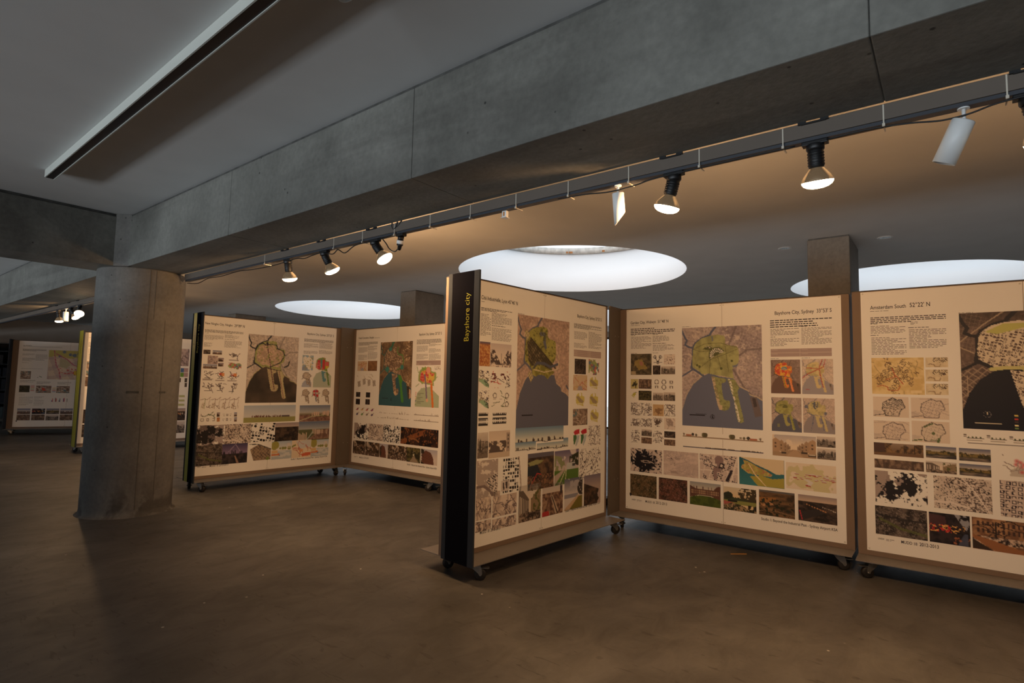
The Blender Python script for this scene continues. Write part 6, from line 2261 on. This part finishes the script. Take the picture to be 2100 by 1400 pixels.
ZS = ZB - 0.066
DN = Vector((0, 0, -1))
white_spot(TX, 1.145, ZS, DN + LAT * 0.12 + FWD * 0.2, 'unlit white spotlight with a slanted cut mouth', 0.115, 0.026, 0.040, 0.028)
white_spot(TX, -0.058, ZS, DN - LAT * 0.22 + FWD * 0.45, 'unlit white spotlight with a straight barrel near the right edge', 0.135, 0.032, 0.045)
white_spot(TX, 9.38, ZS, (0.0, -0.12, -1), 'small white spotlight among the lamps beyond the column', 0.13, 0.031, 0.05)
white_spot(1.045, 1.545, ZC, (-0.18, -0.30, -1), 'white spotlight on the ceiling at the very top edge', 0.14, 0.034, 0.035, 0.03)


def cable(name, pts, label, r=0.0035, sub=6):
    """smooth cable through the points"""
    P = [Vector(p) for p in pts]
    P = [P[0] * 2 - P[1]] + P + [P[-1] * 2 - P[-2]]
    out = []
    for i in range(1, len(P) - 2):
        for k in range(sub):
            t = k / sub
            a, b, c, d = P[i - 1], P[i], P[i + 1], P[i + 2]
            out.append(0.5 * ((2 * b) + (c - a) * t + (2 * a - 5 * b + 4 * c - d) * t * t + (3 * b - a - 3 * c + d) * t ** 3))
    out.append(P[-2])
    o = MB().tube(out, r, 8).build(name, M['cable'])
    return tag(o, label, 'cable')


zt = ZB - 0.078
cable('power_cable', [(2.20, 5.58, zt - 0.005), (2.20, 5.35, zt - 0.028), (2.20, 5.15, zt - 0.004), (2.196, 4.9, zt - 0.012), (2.196, 4.6, zt - 0.002), (2.194, 4.35, zt - 0.014), (2.194, 4.05, zt - 0.018), (2.2, 3.86, zt - 0.006),
      (2.194, 3.72, zt - 0.004), (2.194, 3.62, zt - 0.016), (2.194, 3.52, zt - 0.006), (2.196, 3.40, zt - 0.002), (2.194, 3.28, zt - 0.028), (2.194, 3.22, zt - 0.006), (2.194, 3.14, zt - 0.038), (2.194, 3.03, zt - 0.002), (2.196, 2.86, zt), (2.19, 2.72, zt + 0.004), (2.188, 2.64, zt + 0.012)],
      'slack black cable drooping along the near track between the column and the plug')
cable('power_cable', [(2.188, 2.62, zt + 0.012), (2.180, 2.655, zt + 0.060), (2.176, 2.640, zt + 0.092), (2.176, 2.600, zt + 0.098), (2.178, 2.615, zt + 0.052), (2.184, 2.64, zt + 0.040), (2.182, 2.60, zt + 0.055), (2.176, 2.545, zt + 0.095), (2.178, 2.515, zt + 0.092)],
      'black cable looped up over the trunking above the hanging plug', 0.004)
cable('power_cable', [(2.20, 2.76, zt - 0.002), (2.20, 2.725, zt - 0.035), (2.20, 2.70, zt - 0.065), (2.20, 2.665, zt - 0.088), (2.20, 2.635, zt - 0.092), (2.20, 2.61, zt - 0.075)],
      'short black cable hanging from the track into the plug')
cable('power_cable', [(2.19, 0.32, zt + 0.002), (2.188, 0.2, zt + 0.004), (2.19, 0.08, zt - 0.006), (2.195, 0.0, zt - 0.018), (2.195, -0.07, zt - 0.016), (2.19, -0.14, zt - 0.004), (2.19, -0.25, zt)],
      'black cable sagging behind the straight white spotlight', 0.003)
cable('power_cable', [(2.186, 1.45, zt + 0.002), (2.19, 1.3, zt - 0.004), (2.192, 1.18, zt - 0.016), (2.19, 1.05, zt - 0.012), (2.188, 0.95, zt - 0.002), (2.186, 0.6, zt + 0.002), (2.186, 0.42, zt + 0.001)],
      'grey-black cable tied along the track past the slanted white spotlight', 0.003)

e = tag(empty('cable_plug', (2.205, 2.595, ZB - 0.07)), 'black plug with a white collar dangling from the track', 'plug')
Tp = axis_matrix((0.15, 0.35, -1))
MB().box(-0.016, 0.016, -0.03, 0.03, -0.014, 0.0).lathe([(0.017, -0.036), (0.020, -0.014)], 16, Tp).build('plug_top', M['black'], e)
MB().lathe([(0.021, -0.058), (0.022, -0.036)], 16, Tp).build('collar', M['white'], e)
MB().lathe([(0.008, -0.098), (0.012, -0.088), (0.014, -0.072), (0.019, -0.068), (0.019, -0.058)], 16, Tp).build('plug_body', M['black'], e)
e = tag(empty('track_connector', (2.206, 1.79, ZB - 0.07)), 'small white connector with a rating label under the bare stretch of track', 'connector')
MB().box(-0.010, 0.010, -0.014, 0.014, -0.034, 0.0).build('housing', M['white'], e, bevel=0.002)
MB().box(-0.0112, -0.010, -0.004, 0.005, -0.028, -0.006).build('rating_label', M['rust'], e)
MB().box(-0.016, 0.016, -0.017, 0.017, -0.037, -0.034).build('flange', M['white'], e)

# ------------------------------------------------------------------ ceiling batten and downlights
e = tag(empty('ceiling_batten', (1.005, 4.93, ZC), -0.0154), 'long narrow pale light batten fixed to the ceiling, upper left', 'light batten')
L = 5.0
MB().box(-0.028, 0.028, -L, 0.0, -0.050, 0.0).build('housing', M['batten'], e, bevel=0.002)
MB().box(-0.020, 0.022, -L, -0.004, -0.0545, -0.049).build('louvre', M['batten_dark'], e)
MB().box(0.0225, 0.028, -L, -0.001, -0.058, -0.049).build('lip', M['batten'], e)
MB().box(-0.028, -0.0215, -L, -0.001, -0.0555, -0.049).build('lip', M['batten'], e)
for k, (x, y) in enumerate([(6.053, 1.274), (6.114, 0.438)]):
    e = tag(empty('recessed_downlight', (x, y, ZC)), ['small white downlight ring left of the right-hand pillar top', 'small white downlight ring right of the right-hand pillar top'][k], 'downlight', 'ceiling downlights by the pillar')
    MB().lathe([(0.045, 0.0), (0.055, -0.004), (0.062, -0.003), (0.064, 0.0)], 24, cap0=False, cap1=False).build('ring', M['white'], e)
    MB().lathe([(0.046, -0.0012), (0.046, -0.0005)], 24).build('glass', M['lens_off'], e)

# ------------------------------------------------------------------ dark shelving against the far wall
e = tag(empty('shelving_unit', (2.75, 18.6, 0)), 'dark steel shelving unit against the far wall at the left edge', 'shelving')
SW, SD, SH = 1.7, 0.45, 1.98
MB().box(-SW / 2, SW / 2, SD / 2 - 0.01, SD / 2, 0.1, SH).build('back_panel', M['shelf_back'], e)
for x in (-SW / 2, -0.015, SW / 2 - 0.03):
    MB().box(x, x + 0.03, -SD / 2, SD / 2, 0, SH).build('upright', M['shelf_back'], e)
levels = [0.12, 0.48, 0.80, 1.12, 1.44, 1.76, 1.955]
for z in levels:
    MB().box(-SW / 2, SW / 2, -SD / 2, SD / 2, z, z + 0.025).build('shelf_board', M['shelf'], e)
rng = random.Random(4)
for z in levels[:5]:
    x = 0.08
    while x < 0.70:
        w = rng.uniform(0.06, 0.12)
        if rng.random() > 0.18:
            hh = rng.uniform(0.2, 0.27)
            b = MB().box(-w / 2, w / 2, -0.13, 0.13, 0, hh).build('box_file', rng.choice(BINDER), None, bevel=0.003)
            b.location = (2.75 + x + w / 2, 18.52, z + 0.0255)
            tag(b, 'dark box file on the shelving at the far left', 'box file', 'box files on the dark shelving')
        x += w + rng.uniform(0.004, 0.05)

# ------------------------------------------------------------------ small things on the floor
st = MB().box(-0.061, 0.061, -0.004, 0.004, 0, 0.004).build('wooden_stick', M['wood'], None, bevel=0.001)
st.location = (4.369, 1.268, 0)
st.rotation_euler = (0, 0, -0.835)
tag(st, 'thin pale wooden stick lying on the floor before the corner panel', 'stick')
